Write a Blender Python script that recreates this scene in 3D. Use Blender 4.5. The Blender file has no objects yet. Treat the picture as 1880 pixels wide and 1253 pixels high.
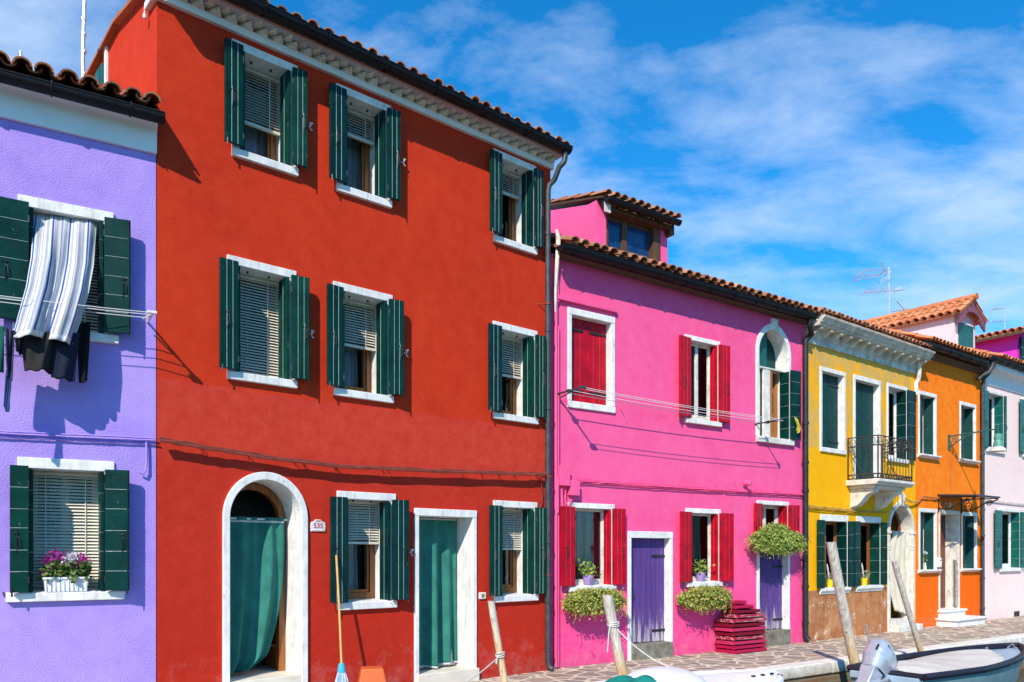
import bpy, bmesh, math, random
from mathutils import Vector, Matrix
from mathutils.geometry import tessellate_polygon
random.seed(11)
rnd = random.uniform
scene = bpy.context.scene
COL = scene.collection
R = math.radians
pi = math.pi

# ------------------------------------------------------------------ survey
# The street was measured from the photograph: a level camera with a shifted
# lens at eye height 1.6 m, so every facade is a vertical plane and a pixel on
# a facade gives a position along the wall and a height, in metres.
FOC, CX, HZ, EYE = 1480.0, 940.0, 1015.0, 1.6


class Frame:
    """a vertical facade plane: x along the wall to the right, y into the wall, z up"""
    def __init__(s, px0, below, V):
        Z = FOC * EYE / below
        s.O = Vector(((px0 - CX) / FOC * Z, Z))
        th = math.atan((V - CX) / FOC)
        s.d = Vector((math.sin(th), math.cos(th)))
        s.n = Vector((-math.cos(th), math.sin(th)))
        s.phi = math.atan2(s.d.y, s.d.x)

    def at(s, px, py, y=0.0):
        r = Vector(((px - CX) / FOC, 1.0))
        t = (s.n.dot(s.O) + y) / s.n.dot(r)
        return s.d.dot(r * t - s.O), EYE + t * (HZ - py) / FOC

    def x(s, px, y=0.0):
        return s.at(px, HZ, y)[0]

    def z(s, px, py, y=0.0):
        return s.at(px, py, y)[1]

    def world(s, x, y, z):
        p = s.O + s.d * x + s.n * y
        return Vector((p.x, p.y, z))


# ------------------------------------------------------------------ mesh builder
class MB:
    def __init__(s):
        s.v = []; s.f = []; s.m = []

    def face(s, pts, mat=0):
        b = len(s.v)
        s.v += [tuple(p) for p in pts]
        s.f.append(tuple(range(b, b + len(pts)))); s.m.append(mat)

    def hexa(s, p, mat=0):
        """8 corners: four below (counter-clockwise), four above"""
        b = len(s.v)
        s.v += [tuple(q) for q in p]
        for q in ((3, 2, 1, 0), (4, 5, 6, 7), (0, 1, 5, 4), (1, 2, 6, 5), (2, 3, 7, 6), (3, 0, 4, 7)):
            s.f.append(tuple(b + i for i in q)); s.m.append(mat)

    def box(s, x0, x1, y0, y1, z0, z1, mat=0):
        s.hexa([(x0, y0, z0), (x1, y0, z0), (x1, y1, z0), (x0, y1, z0),
                (x0, y0, z1), (x1, y0, z1), (x1, y1, z1), (x0, y1, z1)], mat)

    def prism(s, poly, y0, y1, mat=0):
        """polygon in x-z (counter-clockwise seen from -y) extruded along y"""
        n = len(poly); b = len(s.v)
        s.v += [(p[0], y0, p[1]) for p in poly] + [(p[0], y1, p[1]) for p in poly]
        s.f.append(tuple(b + i for i in range(n))); s.m.append(mat)
        s.f.append(tuple(b + n + i for i in reversed(range(n)))); s.m.append(mat)
        for i in range(n):
            j = (i + 1) % n
            s.f.append((b + j, b + i, b + n + i, b + n + j)); s.m.append(mat)

    def extr(s, prof, x0, x1, mat=0):
        """profile in y-z extruded along x"""
        n = len(prof); b = len(s.v)
        s.v += [(x0, p[0], p[1]) for p in prof] + [(x1, p[0], p[1]) for p in prof]
        s.f.append(tuple(b + i for i in range(n))); s.m.append(mat)
        s.f.append(tuple(b + n + i for i in reversed(range(n)))); s.m.append(mat)
        for i in range(n):
            j = (i + 1) % n
            s.f.append((b + j, b + i, b + n + i, b + n + j)); s.m.append(mat)

    def ring(s, outer, inner, y0, y1, mat=0):
        """a band between two open outlines in x-z, extruded along y"""
        n = len(outer)
        for i in range(n - 1):
            a, b2, c, d = outer[i], outer[i + 1], inner[i + 1], inner[i]
            s.face([(a[0], y0, a[1]), (d[0], y0, d[1]), (c[0], y0, c[1]), (b2[0], y0, b2[1])], mat)
            s.face([(a[0], y0, a[1]), (b2[0], y0, b2[1]), (b2[0], y1, b2[1]), (a[0], y1, a[1])], mat)
            s.face([(d[0], y0, d[1]), (d[0], y1, d[1]), (c[0], y1, c[1]), (c[0], y0, c[1])], mat)
            s.face([(a[0], y1, a[1]), (b2[0], y1, b2[1]), (c[0], y1, c[1]), (d[0], y1, d[1])], mat)
        for i in (0, n - 1):
            a, d = outer[i], inner[i]
            s.face([(a[0], y0, a[1]), (d[0], y0, d[1]), (d[0], y1, d[1]), (a[0], y1, a[1])], mat)

    def tube(s, pts, r, n=7, mat=0, r2=None):
        pts = [Vector(p) for p in pts]
        m = len(pts)
        rad = [r if r2 is None else r + (r2 - r) * i / (m - 1) for i in range(m)] if not isinstance(r, (list, tuple)) else r
        up = None; b = len(s.v)
        for i in range(m):
            t = (pts[min(i + 1, m - 1)] - pts[max(i - 1, 0)]).normalized()
            if up is None:
                up = t.orthogonal().normalized()
            up = (up - t * up.dot(t)).normalized()
            bn = t.cross(up)
            for k in range(n):
                a = 2 * pi * k / n
                s.v.append(tuple(pts[i] + (up * math.cos(a) + bn * math.sin(a)) * rad[i]))
        for i in range(m - 1):
            for k in range(n):
                k2 = (k + 1) % n
                s.f.append((b + i * n + k, b + i * n + k2, b + (i + 1) * n + k2, b + (i + 1) * n + k)); s.m.append(mat)
        s.f.append(tuple(b + k for k in reversed(range(n)))); s.m.append(mat)
        s.f.append(tuple(b + (m - 1) * n + k for k in range(n))); s.m.append(mat)

    def lathe(s, prof, c=(0, 0, 0), n=16, mat=0, ax=None):
        """(radius, height) profile turned about z (or about a tilted axis matrix)"""
        b = len(s.v); m = len(prof); c = Vector(c)
        for r, z in prof:
            for k in range(n):
                a = 2 * pi * k / n
                p = Vector((r * math.cos(a), r * math.sin(a), z))
                if ax is not None: p = ax @ p
                s.v.append(tuple(p + c))
        for i in range(m - 1):
            for k in range(n):
                k2 = (k + 1) % n
                s.f.append((b + i * n + k, b + i * n + k2, b + (i + 1) * n + k2, b + (i + 1) * n + k)); s.m.append(mat)
        s.f.append(tuple(b + k for k in reversed(range(n)))); s.m.append(mat)
        s.f.append(tuple(b + (m - 1) * n + k for k in range(n))); s.m.append(mat)

    def grid(s, fn, nu, nv, mat=0):
        b = len(s.v)
        for j in range(nv + 1):
            for i in range(nu + 1):
                s.v.append(tuple(fn(i / nu, j / nv)))
        for j in range(nv):
            for i in range(nu):
                a = b + j * (nu + 1) + i
                mm = mat(i / nu, j / nv) if callable(mat) else mat
                s.f.append((a, a + 1, a + nu + 2, a + nu + 1)); s.m.append(mm)

    def leaf(s, p, size, mat=0, up=None):
        """one small folded leaf"""
        d = Vector((rnd(-1, 1), rnd(-1, 1), rnd(-.9, .7) if up is None else up + rnd(-.3, .3))).normalized()
        w = d.orthogonal().normalized()
        w = (Matrix.Rotation(rnd(0, 6.28), 3, d) @ w)
        k = w.cross(d)
        p = Vector(p); l = size * rnd(.7, 1.3); h = l * rnd(.3, .45)
        b = len(s.v)
        s.v += [tuple(p), tuple(p + d * l * .5 + w * h + k * l * .12), tuple(p + d * l), tuple(p + d * l * .5 - w * h + k * l * .12)]
        s.f.append((b, b + 1, b + 2)); s.f.append((b, b + 2, b + 3)); s.m += [mat, mat]

    def build(s, name, mats, parent=None, bevel=0.0, smooth=False, loc=None, rot=None, solid=0.0, fix=True, sub=0):
        me = bpy.data.meshes.new(name)
        me.from_pydata(s.v, [], s.f)
        if not isinstance(mats, (list, tuple)): mats = [mats]
        for m in mats: me.materials.append(m)
        me.polygons.foreach_set('material_index', s.m)
        bm = bmesh.new(); bm.from_mesh(me)
        if smooth or bevel: bmesh.ops.remove_doubles(bm, verts=bm.verts, dist=.0002)
        if fix: bmesh.ops.recalc_face_normals(bm, faces=bm.faces)
        bm.to_mesh(me); bm.free()
        if smooth:
            me.polygons.foreach_set('use_smooth', [True] * len(me.polygons))
            try: me.set_sharp_from_angle(angle=R(42))
            except Exception: pass
        me.update()
        o = bpy.data.objects.new(name, me); COL.objects.link(o)
        if parent is not None: o.parent = parent
        if loc is not None: o.location = loc
        if rot is not None: o.rotation_euler = (0, 0, rot) if not isinstance(rot, (tuple, list)) else rot
        if solid:
            md = o.modifiers.new('thick', 'SOLIDIFY'); md.thickness = solid; md.offset = 0
        if sub:
            md = o.modifiers.new('sub', 'SUBSURF'); md.levels = sub; md.render_levels = sub
        if bevel:
            md = o.modifiers.new('bevel', 'BEVEL'); md.width = bevel; md.segments = 2
            md.limit_method = 'ANGLE'; md.angle_limit = R(40)
        return o


def tag(o, label=None, cat=None, group=None, kind=None):
    if label: o['label'] = label
    if cat: o['category'] = cat
    if group: o['group'] = group
    if kind: o['kind'] = kind
    return o


def thing(name, label, cat, loc, rot=0.0, group=None):
    o = bpy.data.objects.new(name, None); COL.objects.link(o)
    o.empty_display_size = .2
    o.location = loc; o.rotation_euler = (0, 0, rot)
    return tag(o, label, cat, group)


def on(fr, name, label, cat, x, y, z, group=None, turn=0.0):
    return thing(name, label, cat, fr.world(x, y, z), fr.phi + turn, group)


def copy_tree(o, parent=None):
    c = o.copy(); COL.objects.link(c)
    if parent is not None: c.parent = parent
    for ch in list(o.children): copy_tree(ch, c)
    return c


# ------------------------------------------------------------------ materials
def lin(r, g, b):
    f = lambda c: (c / 255 / 12.92) if c <= 10 else ((c / 255 + .055) / 1.055) ** 2.4
    return (f(r), f(g), f(b), 1)


class NT:
    def __init__(s, name):
        s.mat = bpy.data.materials.new(name); s.mat.use_nodes = True
        s.t = s.mat.node_tree
        s.b = s.t.nodes['Principled BSDF']
        s.tc = s.t.nodes.new('ShaderNodeTexCoord')

    def n(s, typ, **kw):
        o = s.t.nodes.new(typ)
        for k, v in kw.items():
            if k in o.inputs.keys() if isinstance(k, str) else False: o.inputs[k].default_value = v
            else: setattr(o, k, v)
        return o

    def l(s, a, b): s.t.links.new(a, b)

    def coord(s, scale=(1, 1, 1), src='Object', rot=(0, 0, 0)):
        m = s.t.nodes.new('ShaderNodeMapping'); s.l(s.tc.outputs[src], m.inputs[0])
        m.inputs['Scale'].default_value = scale; m.inputs['Rotation'].default_value = rot
        return m.outputs[0]

    def noise(s, scale, detail=5, rough=.55, vec=None, dist=0):
        o = s.t.nodes.new('ShaderNodeTexNoise')
        o.inputs['Scale'].default_value = scale; o.inputs['Detail'].default_value = detail
        o.inputs['Roughness'].default_value = rough; o.inputs['Distortion'].default_value = dist
        s.l(vec if vec is not None else s.coord(), o.inputs['Vector'])
        return o.outputs[0]

    def ramp(s, fac, stops, interp='LINEAR'):
        o = s.t.nodes.new('ShaderNodeValToRGB'); e = o.color_ramp; e.interpolation = interp
        while len(e.elements) < len(stops): e.elements.new(.5)
        for i, (p, c) in enumerate(stops):
            e.elements[i].position = p
            e.elements[i].color = c if isinstance(c, tuple) else (c, c, c, 1)
        s.l(fac, o.inputs[0]); return o.outputs[0]

    def mix(s, fac, a, b, mode='MIX'):
        o = s.t.nodes.new('ShaderNodeMix'); o.data_type = 'RGBA'; o.blend_type = mode
        for sock, v in ((o.inputs[0], fac), (o.inputs[6], a), (o.inputs[7], b)):
            if isinstance(v, (int, float)): sock.default_value = v
            elif isinstance(v, tuple): sock.default_value = v
            else: s.l(v, sock)
        return o.outputs[2]

    def math(s, op, a, b=0.0):
        o = s.t.nodes.new('ShaderNodeMath'); o.operation = op
        for i, v in enumerate((a, b)):
            if isinstance(v, (int, float)): o.inputs[i].default_value = v
            else: s.l(v, o.inputs[i])
        return o.outputs[0]

    def xyz(s):
        o = s.t.nodes.new('ShaderNodeSeparateXYZ'); s.l(s.tc.outputs['Object'], o.inputs[0]); return o.outputs

    def island(s):
        o = s.t.nodes.new('ShaderNodeNewGeometry'); return o.outputs['Random Per Island']

    def bump(s, h, strength=.3, dist=.01, prev=None):
        o = s.t.nodes.new('ShaderNodeBump'); o.inputs['Strength'].default_value = strength
        o.inputs['Distance'].default_value = dist; s.l(h, o.inputs['Height'])
        if prev is not None: s.l(prev, o.inputs['Normal'])
        return o.outputs[0]

    def done(s, color, rough=.7, normal=None, metal=0.0, spec=.4, **kw):
        if isinstance(color, tuple): s.b.inputs['Base Color'].default_value = color
        else: s.l(color, s.b.inputs['Base Color'])
        if isinstance(rough, (int, float)): s.b.inputs['Roughness'].default_value = rough
        else: s.l(rough, s.b.inputs['Roughness'])
        s.b.inputs['Metallic'].default_value = metal
        s.b.inputs['Specular IOR Level'].default_value = spec
        if normal is not None: s.l(normal, s.b.inputs['Normal'])
        for k, v in kw.items(): s.b.inputs[k].default_value = v
        return s.mat


def plain(name, c, rough=.6, var=.18, scale=9, bump=.1, bscale=70, metal=0.0, spec=.4, stretch=(1, 1, 1), bdist=.004, chip=None, grime=None):
    """a painted / plain surface with slight uneven tone and grain"""
    t = NT(name)
    dk = tuple(x * (1 - var) for x in c[:3]) + (1,); lt = tuple(min(1, x * (1 + var * .6)) for x in c[:3]) + (1,)
    v = t.coord(stretch)
    col = t.ramp(t.noise(scale, 6, .6, v), [(.3, dk), (.7, lt)])
    if chip:     # flaked or rubbed spots
        col = t.mix(t.ramp(t.noise(chip[1], 7, .72, t.coord((1, 1, .55))), [(chip[2], 0.0), (chip[2] + .03, .9)]), col, chip[0])
    if grime:    # runs of dirt
        col = t.mix(t.ramp(t.noise(1.0, 6, .65, t.coord((22, 22, 2.0))), [(.52, 0.0), (.76, grime[1])]), col, grime[0])
    rg = t.ramp(t.noise(scale * 2.3, 4, .5, v), [(.3, max(.03, rough - .1)), (.7, min(1, rough + .1))])
    nb = t.bump(t.noise(bscale, 4, .6, v), bump, bdist)
    return t.done(col, rg, nb, metal, spec)


def stucco(name, c, c2, c3=None, grain=95, strength=.55, wash=.35, stains=.25, low=None, lowz=0, patch=None, salt=.0, crack=.35):
    """painted plaster: grain, brush-washed patches and faded streaks"""
    t = NT(name)
    big = t.noise(.9, 6, .6, t.coord((1, 1, 1.0)), .6)
    col = t.ramp(big, [(.32, c2), (.62, c)])
    mid = t.noise(5.5, 6, .65)
    col = t.mix(t.ramp(mid, [(.38, 0.0), (.72, wash)]), col, c3 or c)
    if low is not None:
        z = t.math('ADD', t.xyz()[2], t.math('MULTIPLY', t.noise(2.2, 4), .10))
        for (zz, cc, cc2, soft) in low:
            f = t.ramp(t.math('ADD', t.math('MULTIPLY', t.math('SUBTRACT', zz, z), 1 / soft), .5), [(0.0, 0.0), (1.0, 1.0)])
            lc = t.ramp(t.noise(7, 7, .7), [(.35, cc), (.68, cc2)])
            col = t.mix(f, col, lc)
    streak = t.noise(1.0, 5, .6, t.coord((7, 7, .55)))
    dkc = tuple(x * .62 for x in c2[:3]) + (1,)
    col = t.mix(t.ramp(streak, [(.55, 0.0), (.8, stains)]), col, dkc)
    if patch is not None:
        for (sc, a, b, pc) in patch:
            col = t.mix(t.ramp(t.noise(sc, 7, .68, t.coord((1, 1, .8))), [(a, 0.0), (b, .85)]), col, pc)
    if salt:   # salt bloom and splashes creeping up from the pavement
        zz = t.math('MULTIPLY', t.xyz()[2], 1.1)
        sn = t.math('SUBTRACT', t.noise(5, 8, .72), t.math('MULTIPLY', zz, .34))
        sc_ = tuple(min(1, x * .55 + .22) for x in c[:3]) + (1,)
        col = t.mix(t.ramp(sn, [(.36, 0.0), (.60, salt)]), col, sc_)
        dn = t.math('SUBTRACT', t.noise(9, 6, .7), t.math('MULTIPLY', zz, 1.1))
        col = t.mix(t.ramp(dn, [(.22, 0.0), (.5, salt * .9)]), col, tuple(x * .45 for x in c2[:3]) + (1,))
    if crack:  # a few hairline cracks
        vo = t.t.nodes.new('ShaderNodeTexVoronoi'); vo.feature = 'DISTANCE_TO_EDGE'; vo.inputs['Scale'].default_value = .45
        cv = t.t.nodes.new('ShaderNodeVectorMath'); cv.operation = 'ADD'
        nn = t.t.nodes.new('ShaderNodeTexNoise'); nn.inputs['Scale'].default_value = 2.2; nn.inputs['Detail'].default_value = 6; t.l(t.tc.outputs['Object'], nn.inputs['Vector'])
        sca = t.t.nodes.new('ShaderNodeVectorMath'); sca.operation = 'SCALE'; sca.inputs['Scale'].default_value = .5; t.l(nn.outputs[1], sca.inputs[0])
        t.l(t.tc.outputs['Object'], cv.inputs[0]); t.l(sca.outputs[0], cv.inputs[1]); t.l(cv.outputs[0], vo.inputs['Vector'])
        lm = t.math('MULTIPLY', t.ramp(vo.outputs['Distance'], [(.0012, 1.0), (.004, 0.0)]), t.ramp(t.noise(.7, 3), [(.52, 0.0), (.60, crack)]))
        col = t.mix(lm, col, tuple(x * .4 for x in c2[:3]) + (1,))
    gv = t.ramp(t.noise(1.1, 4, .6), [(.36, .25), (.62, 1.0)])   # trowelled-smooth and rough areas
    h = t.math('MULTIPLY', t.noise(grain, 3, .55), gv)
    h2 = t.noise(14, 4, .6)
    nb = t.bump(h2, .07, .012)
    nb = t.bump(h, strength, .010, nb)
    return t.done(col, .88, nb, 0, .2)


def wood(name, c, c2, along='Z', rough=.6, wear=None, ws=(26, 26, 1.4), spec=.3, lowz=None):
    t = NT(name)
    sc = {'Z': ws, 'X': (ws[2], ws[0], ws[1]), 'Y': (ws[0], ws[2], ws[1])}[along]
    v = t.coord(sc)
    g = t.noise(1.0, 7, .65, v, .3)
    col = t.ramp(g, [(.32, c2), (.66, c)])
    if wear is not None:
        (wc, a, b) = wear
        wn = t.noise(.8, 6, .7, t.coord(tuple(q * 1.7 for q in sc)))
        if lowz is not None:   # more wear towards the splashed foot of the boards
            wn = t.math('ADD', wn, t.ramp(t.math('MULTIPLY', t.xyz()[2], 1 / lowz), [(.08, .25), (.5, .03), (1.0, 0.0)]))
        col = t.mix(t.ramp(wn, [(a, 0.0), (b, .95)]), col, wc)
    nb = t.bump(g, .35, .006)
    return t.done(col, rough, nb, 0, spec)


def glass(name, tint=(.02, .03, .04, 1), keep=.9):
    """thin window glass: mostly clear with sky reflections"""
    t = NT(name); nt = t.t
    tr = nt.nodes.new('ShaderNodeBsdfTransparent'); tr.inputs[0].default_value = (keep, keep, keep * 1.02, 1)
    gl = nt.nodes.new('ShaderNodeBsdfGlossy'); gl.inputs['Roughness'].default_value = .015
    gl.inputs[0].default_value = (.40, .42, .45, 1)  # dulled tint imitates mirroring darker, unbuilt surroundings
    fr = nt.nodes.new('ShaderNodeFresnel'); fr.inputs[0].default_value = 1.5
    mx = nt.nodes.new('ShaderNodeMixShader')
    t.l(fr.outputs[0], mx.inputs[0]); t.l(tr.outputs[0], mx.inputs[1]); t.l(gl.outputs[0], mx.inputs[2])
    nb = t.bump(t.noise(1.6, 2), .03, .05); t.l(nb, gl.inputs['Normal']); t.l(nb, fr.inputs['Normal'])
    t.l(mx.outputs[0], nt.nodes['Material Output'].inputs[0])
    return t.mat


def cloth(name, c, c2, rough=.9, trans=.35, weave=300):
    t = NT(name); nt = t.t
    col = t.ramp(t.noise(6, 5, .6), [(.3, c2), (.7, c)])
    nb = t.bump(t.noise(weave, 2), .15, .002)
    t.done(col, rough, nb, 0, .15)
    tl = nt.nodes.new('ShaderNodeBsdfTranslucent'); t.l(col, tl.inputs[0])
    mx = nt.nodes.new('ShaderNodeMixShader'); mx.inputs[0].default_value = trans
    t.l(t.b.outputs[0], mx.inputs[1]); t.l(tl.outputs[0], mx.inputs[2])
    t.l(mx.outputs[0], nt.nodes['Material Output'].inputs[0])
    return t.mat


def leafmat(name, cols, trans=.3):
    t = NT(name); nt = t.t
    n = len(cols)
    col = t.ramp(t.island(), [(i / max(1, n - 1), c) for i, c in enumerate(cols)])
    t.done(col, .55, None, 0, .3)
    tl = nt.nodes.new('ShaderNodeBsdfTranslucent'); t.l(col, tl.inputs[0])
    mx = nt.nodes.new('ShaderNodeMixShader'); mx.inputs[0].default_value = trans
    t.l(t.b.outputs[0], mx.inputs[1]); t.l(tl.outputs[0], mx.inputs[2])
    t.l(mx.outputs[0], nt.nodes['Material Output'].inputs[0])
    return t.mat


def tilemat(name, cols, lichen):
    t = NT(name)
    n = len(cols)
    col = t.ramp(t.island(), [(i / (n - 1), c) for i, c in enumerate(cols)])
    col = t.mix(t.ramp(t.noise(11, 6, .7), [(.5, 0.0), (.72, .75)]), col, lichen)
    col = t.mix(t.ramp(t.noise(34, 4, .6), [(.55, 0.0), (.75, .5)]), col, (.05, .035, .025, 1))
    nb = t.bump(t.noise(60, 5, .6), .5, .006)
    return t.done(col, .85, nb, 0, .2)
CLOUD_ROT = 25; CLOUD_SC = (.9, 1.3, 1); CLOUD_OFF = (1.3, .6, 0); CLOUD_COL = (7.0, 8.4, 10.6, 1)
CLOUD_RAMP = [(.455, 0.0), (.68, .80)]
SKY_SAT = 1.12; SKY_VAL = 1.4; SKY_TINT = (.52, 1.06, 1.42, 1); EXPO = 0.16
# ------------------------------------------------------------------ palette
WHITE = plain('white_stone', (.80, .79, .755, 1), .7, .2, 6, .45, 45, chip=((.50, .46, .40, 1), 14, .615), grime=((.36, .33, .27, 1), .6))
WHITE_D = plain('worn_white_stone', (.72, .69, .61, 1), .75, .3, 7, .5, 40, chip=((.42, .38, .32, 1), 14, .60), grime=((.36, .33, .27, 1), .6))
REVEAL = plain('white_plaster_reveal', (.84, .83, .81, 1), .8, .06, 5, .2, 60)
SOFFIT = plain('white_soffit_plaster', (.80, .80, .80, 1), .75, .07, 3, .2, 40)
GREEN = plain('dark_green_paint', (.0010, .034, .028, 1), .45, .4, 5, .08, 120, spec=.14, chip=((.10, .15, .13, 1), 26, .655))
GREENS = [GREEN] + [plain('dark_green_paint', c_, r_, .45, 5, .08, 120, spec=s_, chip=((.10, .15, .13, 1), ch_, .64)) for c_, r_, s_, ch_ in (((.0022, .042, .030, 1), .52, .12, 18), ((.0008, .028, .027, 1), .38, .18, 34))]
GREEN_L = plain('green_bead_painted_glint', (.34, .46, .43, 1), .35, .3, 20, .1, 100, spec=.6)  # pale bead colour paints the sheen of sunlit moulding edges
TEALP = plain('teal_green_paint', (.004, .105, .088, 1), .4, .25, 5, .1, 100)
FADEG = plain('faded_green_paint', (.004, .050, .046, 1), .6, .35, 4, .1, 100, spec=.2, chip=((.16, .20, .18, 1), 20, .65))
RED_P = plain('crimson_paint', (.46, .002, .018, 1), .5, .35, 5, .1, 90, spec=.2, chip=((.34, .16, .15, 1), 24, .66))
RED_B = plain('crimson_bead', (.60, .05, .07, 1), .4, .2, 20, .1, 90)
IRON = plain('black_iron', (.012, .012, .013, 1), .5, .3, 30, .2, 120)
IRON_G = plain('grey_iron', (.07, .075, .08, 1), .42, .3, 40, .2, 120, metal=.3)
GUTTER = plain('black_gutter_metal', (.010, .011, .013, 1), .5, .5, 14, .2, 60, spec=.22)
PIPE = plain('grey_downpipe_metal', (.045, .050, .056, 1), .5, .5, 9, .25, 50, spec=.5)
PIPE_B = plain('black_downpipe_metal', (.016, .018, .021, 1), .45, .6, 12, .35, 45, spec=.5)
TIMBER = wood('golden_brown_timber', (.36, .125, .024, 1), (.17, .05, .010, 1), rough=.38, spec=.5)
OAK = wood('weathered_brown_timber', (.13, .07, .035, 1), (.045, .024, .014, 1), rough=.6)
DARK = plain('painted_room_dark', (.05, .045, .04, 1), .9, .2, 3, .1, 40)  # near-black colour stands in for unlit room depth
GLASS = glass('window_glass')
BLIND = plain('pale_blind_slat', (.72, .68, .56, 1), .5, .08, 8, .05, 80)
NET = cloth('white_net_curtain', (.86, .85, .83, 1), (.78, .77, .76, 1), trans=.5)
NET_R = cloth('plum_net_curtain', (.30, .07, .09, 1), (.20, .04, .06, 1), trans=.3)
MAROON = plain('maroon_blind', (.16, .012, .022, 1), .6, .2, 9, .1, 80)
TILE = tilemat('terracotta_roof_tile', [(.34, .115, .055, 1), (.50, .20, .10, 1), (.58, .29, .17, 1), (.42, .15, .075, 1), (.26, .10, .06, 1), (.54, .24, .14, 1)], (.34, .25, .18, 1))
TILE_O = tilemat('bright_terracotta_tile', [(.50, .15, .055, 1), (.62, .22, .09, 1), (.66, .28, .13, 1), (.56, .18, .07, 1)], (.50, .24, .13, 1))
TILE_D = tilemat('aged_dark_roof_tile', [(.34, .10, .045, 1), (.48, .17, .07, 1), (.26, .10, .06, 1), (.54, .25, .13, 1)], (.30, .26, .2, 1))
BRICKY = plain('old_corbel_brick', (.13, .085, .055, 1), .9, .35, 18, .5, 60)
STONE_G = plain('weathered_grey_stone', (.64, .60, .51, 1), .9, .42, 6, .6, 35, bdist=.008)
FASC_G = plain('grey_lilac_plaster', (.46, .47, .50, 1), .85, .12, 4, .25, 40)
THRESH = plain('mossy_grey_stone', (.22, .21, .16, 1), .9, .55, 7, .6, 45, bdist=.008)
MARBLE = plain('cream_marble_step', (.72, .66, .55, 1), .5, .14, 4, .15, 40)
CABLE_R = plain('red_painted_cable', (.22, .045, .03, 1), .6, .3, 12, .2, 60)

M_PURPLE = stucco('lilac_stucco', lin(170, 144, 220), lin(154, 126, 212), lin(182, 160, 228), grain=70, strength=1.0, wash=.4, stains=.12, salt=.25)
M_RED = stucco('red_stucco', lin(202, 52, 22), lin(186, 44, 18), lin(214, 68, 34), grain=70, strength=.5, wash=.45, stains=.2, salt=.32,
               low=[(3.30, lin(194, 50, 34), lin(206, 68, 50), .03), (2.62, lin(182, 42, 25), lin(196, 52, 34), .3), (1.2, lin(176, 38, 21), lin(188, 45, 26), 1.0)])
M_PINK = stucco('bright_pink_stucco', lin(242, 92, 148), lin(236, 80, 138), lin(246, 110, 160), grain=60, strength=.7, wash=.5, stains=.10, salt=.35,
                low=[(1.0, lin(238, 70, 136), lin(242, 84, 148), 1.2)])
M_YELLOW = stucco('weathered_yellow_plaster', lin(246, 186, 4), lin(236, 168, 2), lin(248, 194, 18), grain=60, strength=.35, wash=.4, stains=.10)
M_YELLOW_T = stucco('bleached_yellow_plaster', lin(226, 168, 40), lin(206, 158, 72), lin(214, 178, 96), grain=60, strength=.4, wash=.6, stains=.22,
                    patch=[(2.6, .50, .66, lin(244, 184, 6)), (7.0, .60, .78, lin(196, 172, 122))])
M_DADO = stucco('brown_flaking_plaster', lin(176, 114, 68), lin(140, 84, 50), lin(196, 140, 96), grain=50, strength=.5, wash=.8, stains=.4,
                patch=[(2.2, .5, .66, lin(204, 154, 112)), (5.0, .60, .635, lin(222, 206, 184)), (11.0, .64, .66, lin(236, 228, 216))])
M_ORANGE = stucco('orange_stucco', lin(250, 124, 8), lin(240, 108, 4), lin(252, 150, 48), grain=70, strength=.35, wash=.7, stains=.2, salt=.2,
                  low=[(1.35, lin(240, 104, 0), lin(236, 100, 0), .5)])
M_PALE = stucco('pale_pink_stucco', lin(246, 218, 211), lin(240, 208, 202), lin(248, 225, 218), grain=60, strength=.35, wash=.5, stains=.06, salt=.2)
M_MAGENTA = stucco('magenta_stucco', lin(214, 60, 190), lin(204, 50, 180), None, grain=60, strength=.4)
M_DORMP = stucco('pink_dormer_stucco', lin(242, 100, 158), lin(236, 90, 150), None, grain=60, strength=.4, wash=.3, stains=.03)


# ------------------------------------------------------------------ house kit
class House:
    def __init__(s, name, label, fr, pxL, pxR, wallmat, depth=5.0, cat='house'):
        s.fr = fr
        s.root = thing(name, label, cat, fr.world(0, 0, 0), fr.phi)
        s.x0 = fr.x(pxL); s.x1 = fr.x(pxR); s.mat = wallmat; s.depth = depth
        s.holes = []

    def part(s, name, mb, mats, parent=None, **kw):
        return mb.build(name, mats, parent if parent is not None else s.root, **kw)

    def wall(s, ztop, ridge=None, ymid=None, front_top=None):
        """front with real openings, gables, back"""
        m = MB(); x0, x1, D = s.x0, s.x1 - .004, s.depth
        outer = [Vector((x0, 0, -.3)), Vector((x1, 0, -.3)), Vector((x1, 0, ztop)), Vector((x0, 0, ztop))]
        loops = [outer] + [[Vector((p[0], 0, p[1])) for p in h] for h in s.holes]
        flat = [p for lp in loops for p in lp]
        b = len(m.v); m.v += [tuple(p) for p in flat]
        for t in tessellate_polygon(loops):
            m.f.append(tuple(b + i for i in t)); m.m.append(0)
        for h in s.holes:
            n = len(h)
            for i in range(n):
                a, c = h[i], h[(i + 1) % n]
                m.face([(a[0], 0, a[1]), (c[0], 0, c[1]), (c[0], .28, c[1]), (a[0], .28, a[1])])
        ym = D / 2 if ymid is None else ymid; zr = ridge or ztop
        for x in (x0, x1):
            m.face([(x, 0, -.3), (x, D, -.3), (x, D, ztop), (x, ym, zr), (x, 0, ztop)])
        m.face([(x0, D, -.3), (x1, D, -.3), (x1, D, ztop), (x0, D, ztop)])
        o = s.part('wall', m, s.mat, fix=False)
        # near-black sheets paint the room's darkness behind the openings
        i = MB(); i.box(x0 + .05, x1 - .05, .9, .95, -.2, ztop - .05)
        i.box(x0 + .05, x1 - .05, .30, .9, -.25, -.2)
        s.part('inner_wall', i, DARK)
        return o


def rect(x0, x1, z0, z1): return [(x0, z0), (x1, z0), (x1, z1), (x0, z1)]


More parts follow.
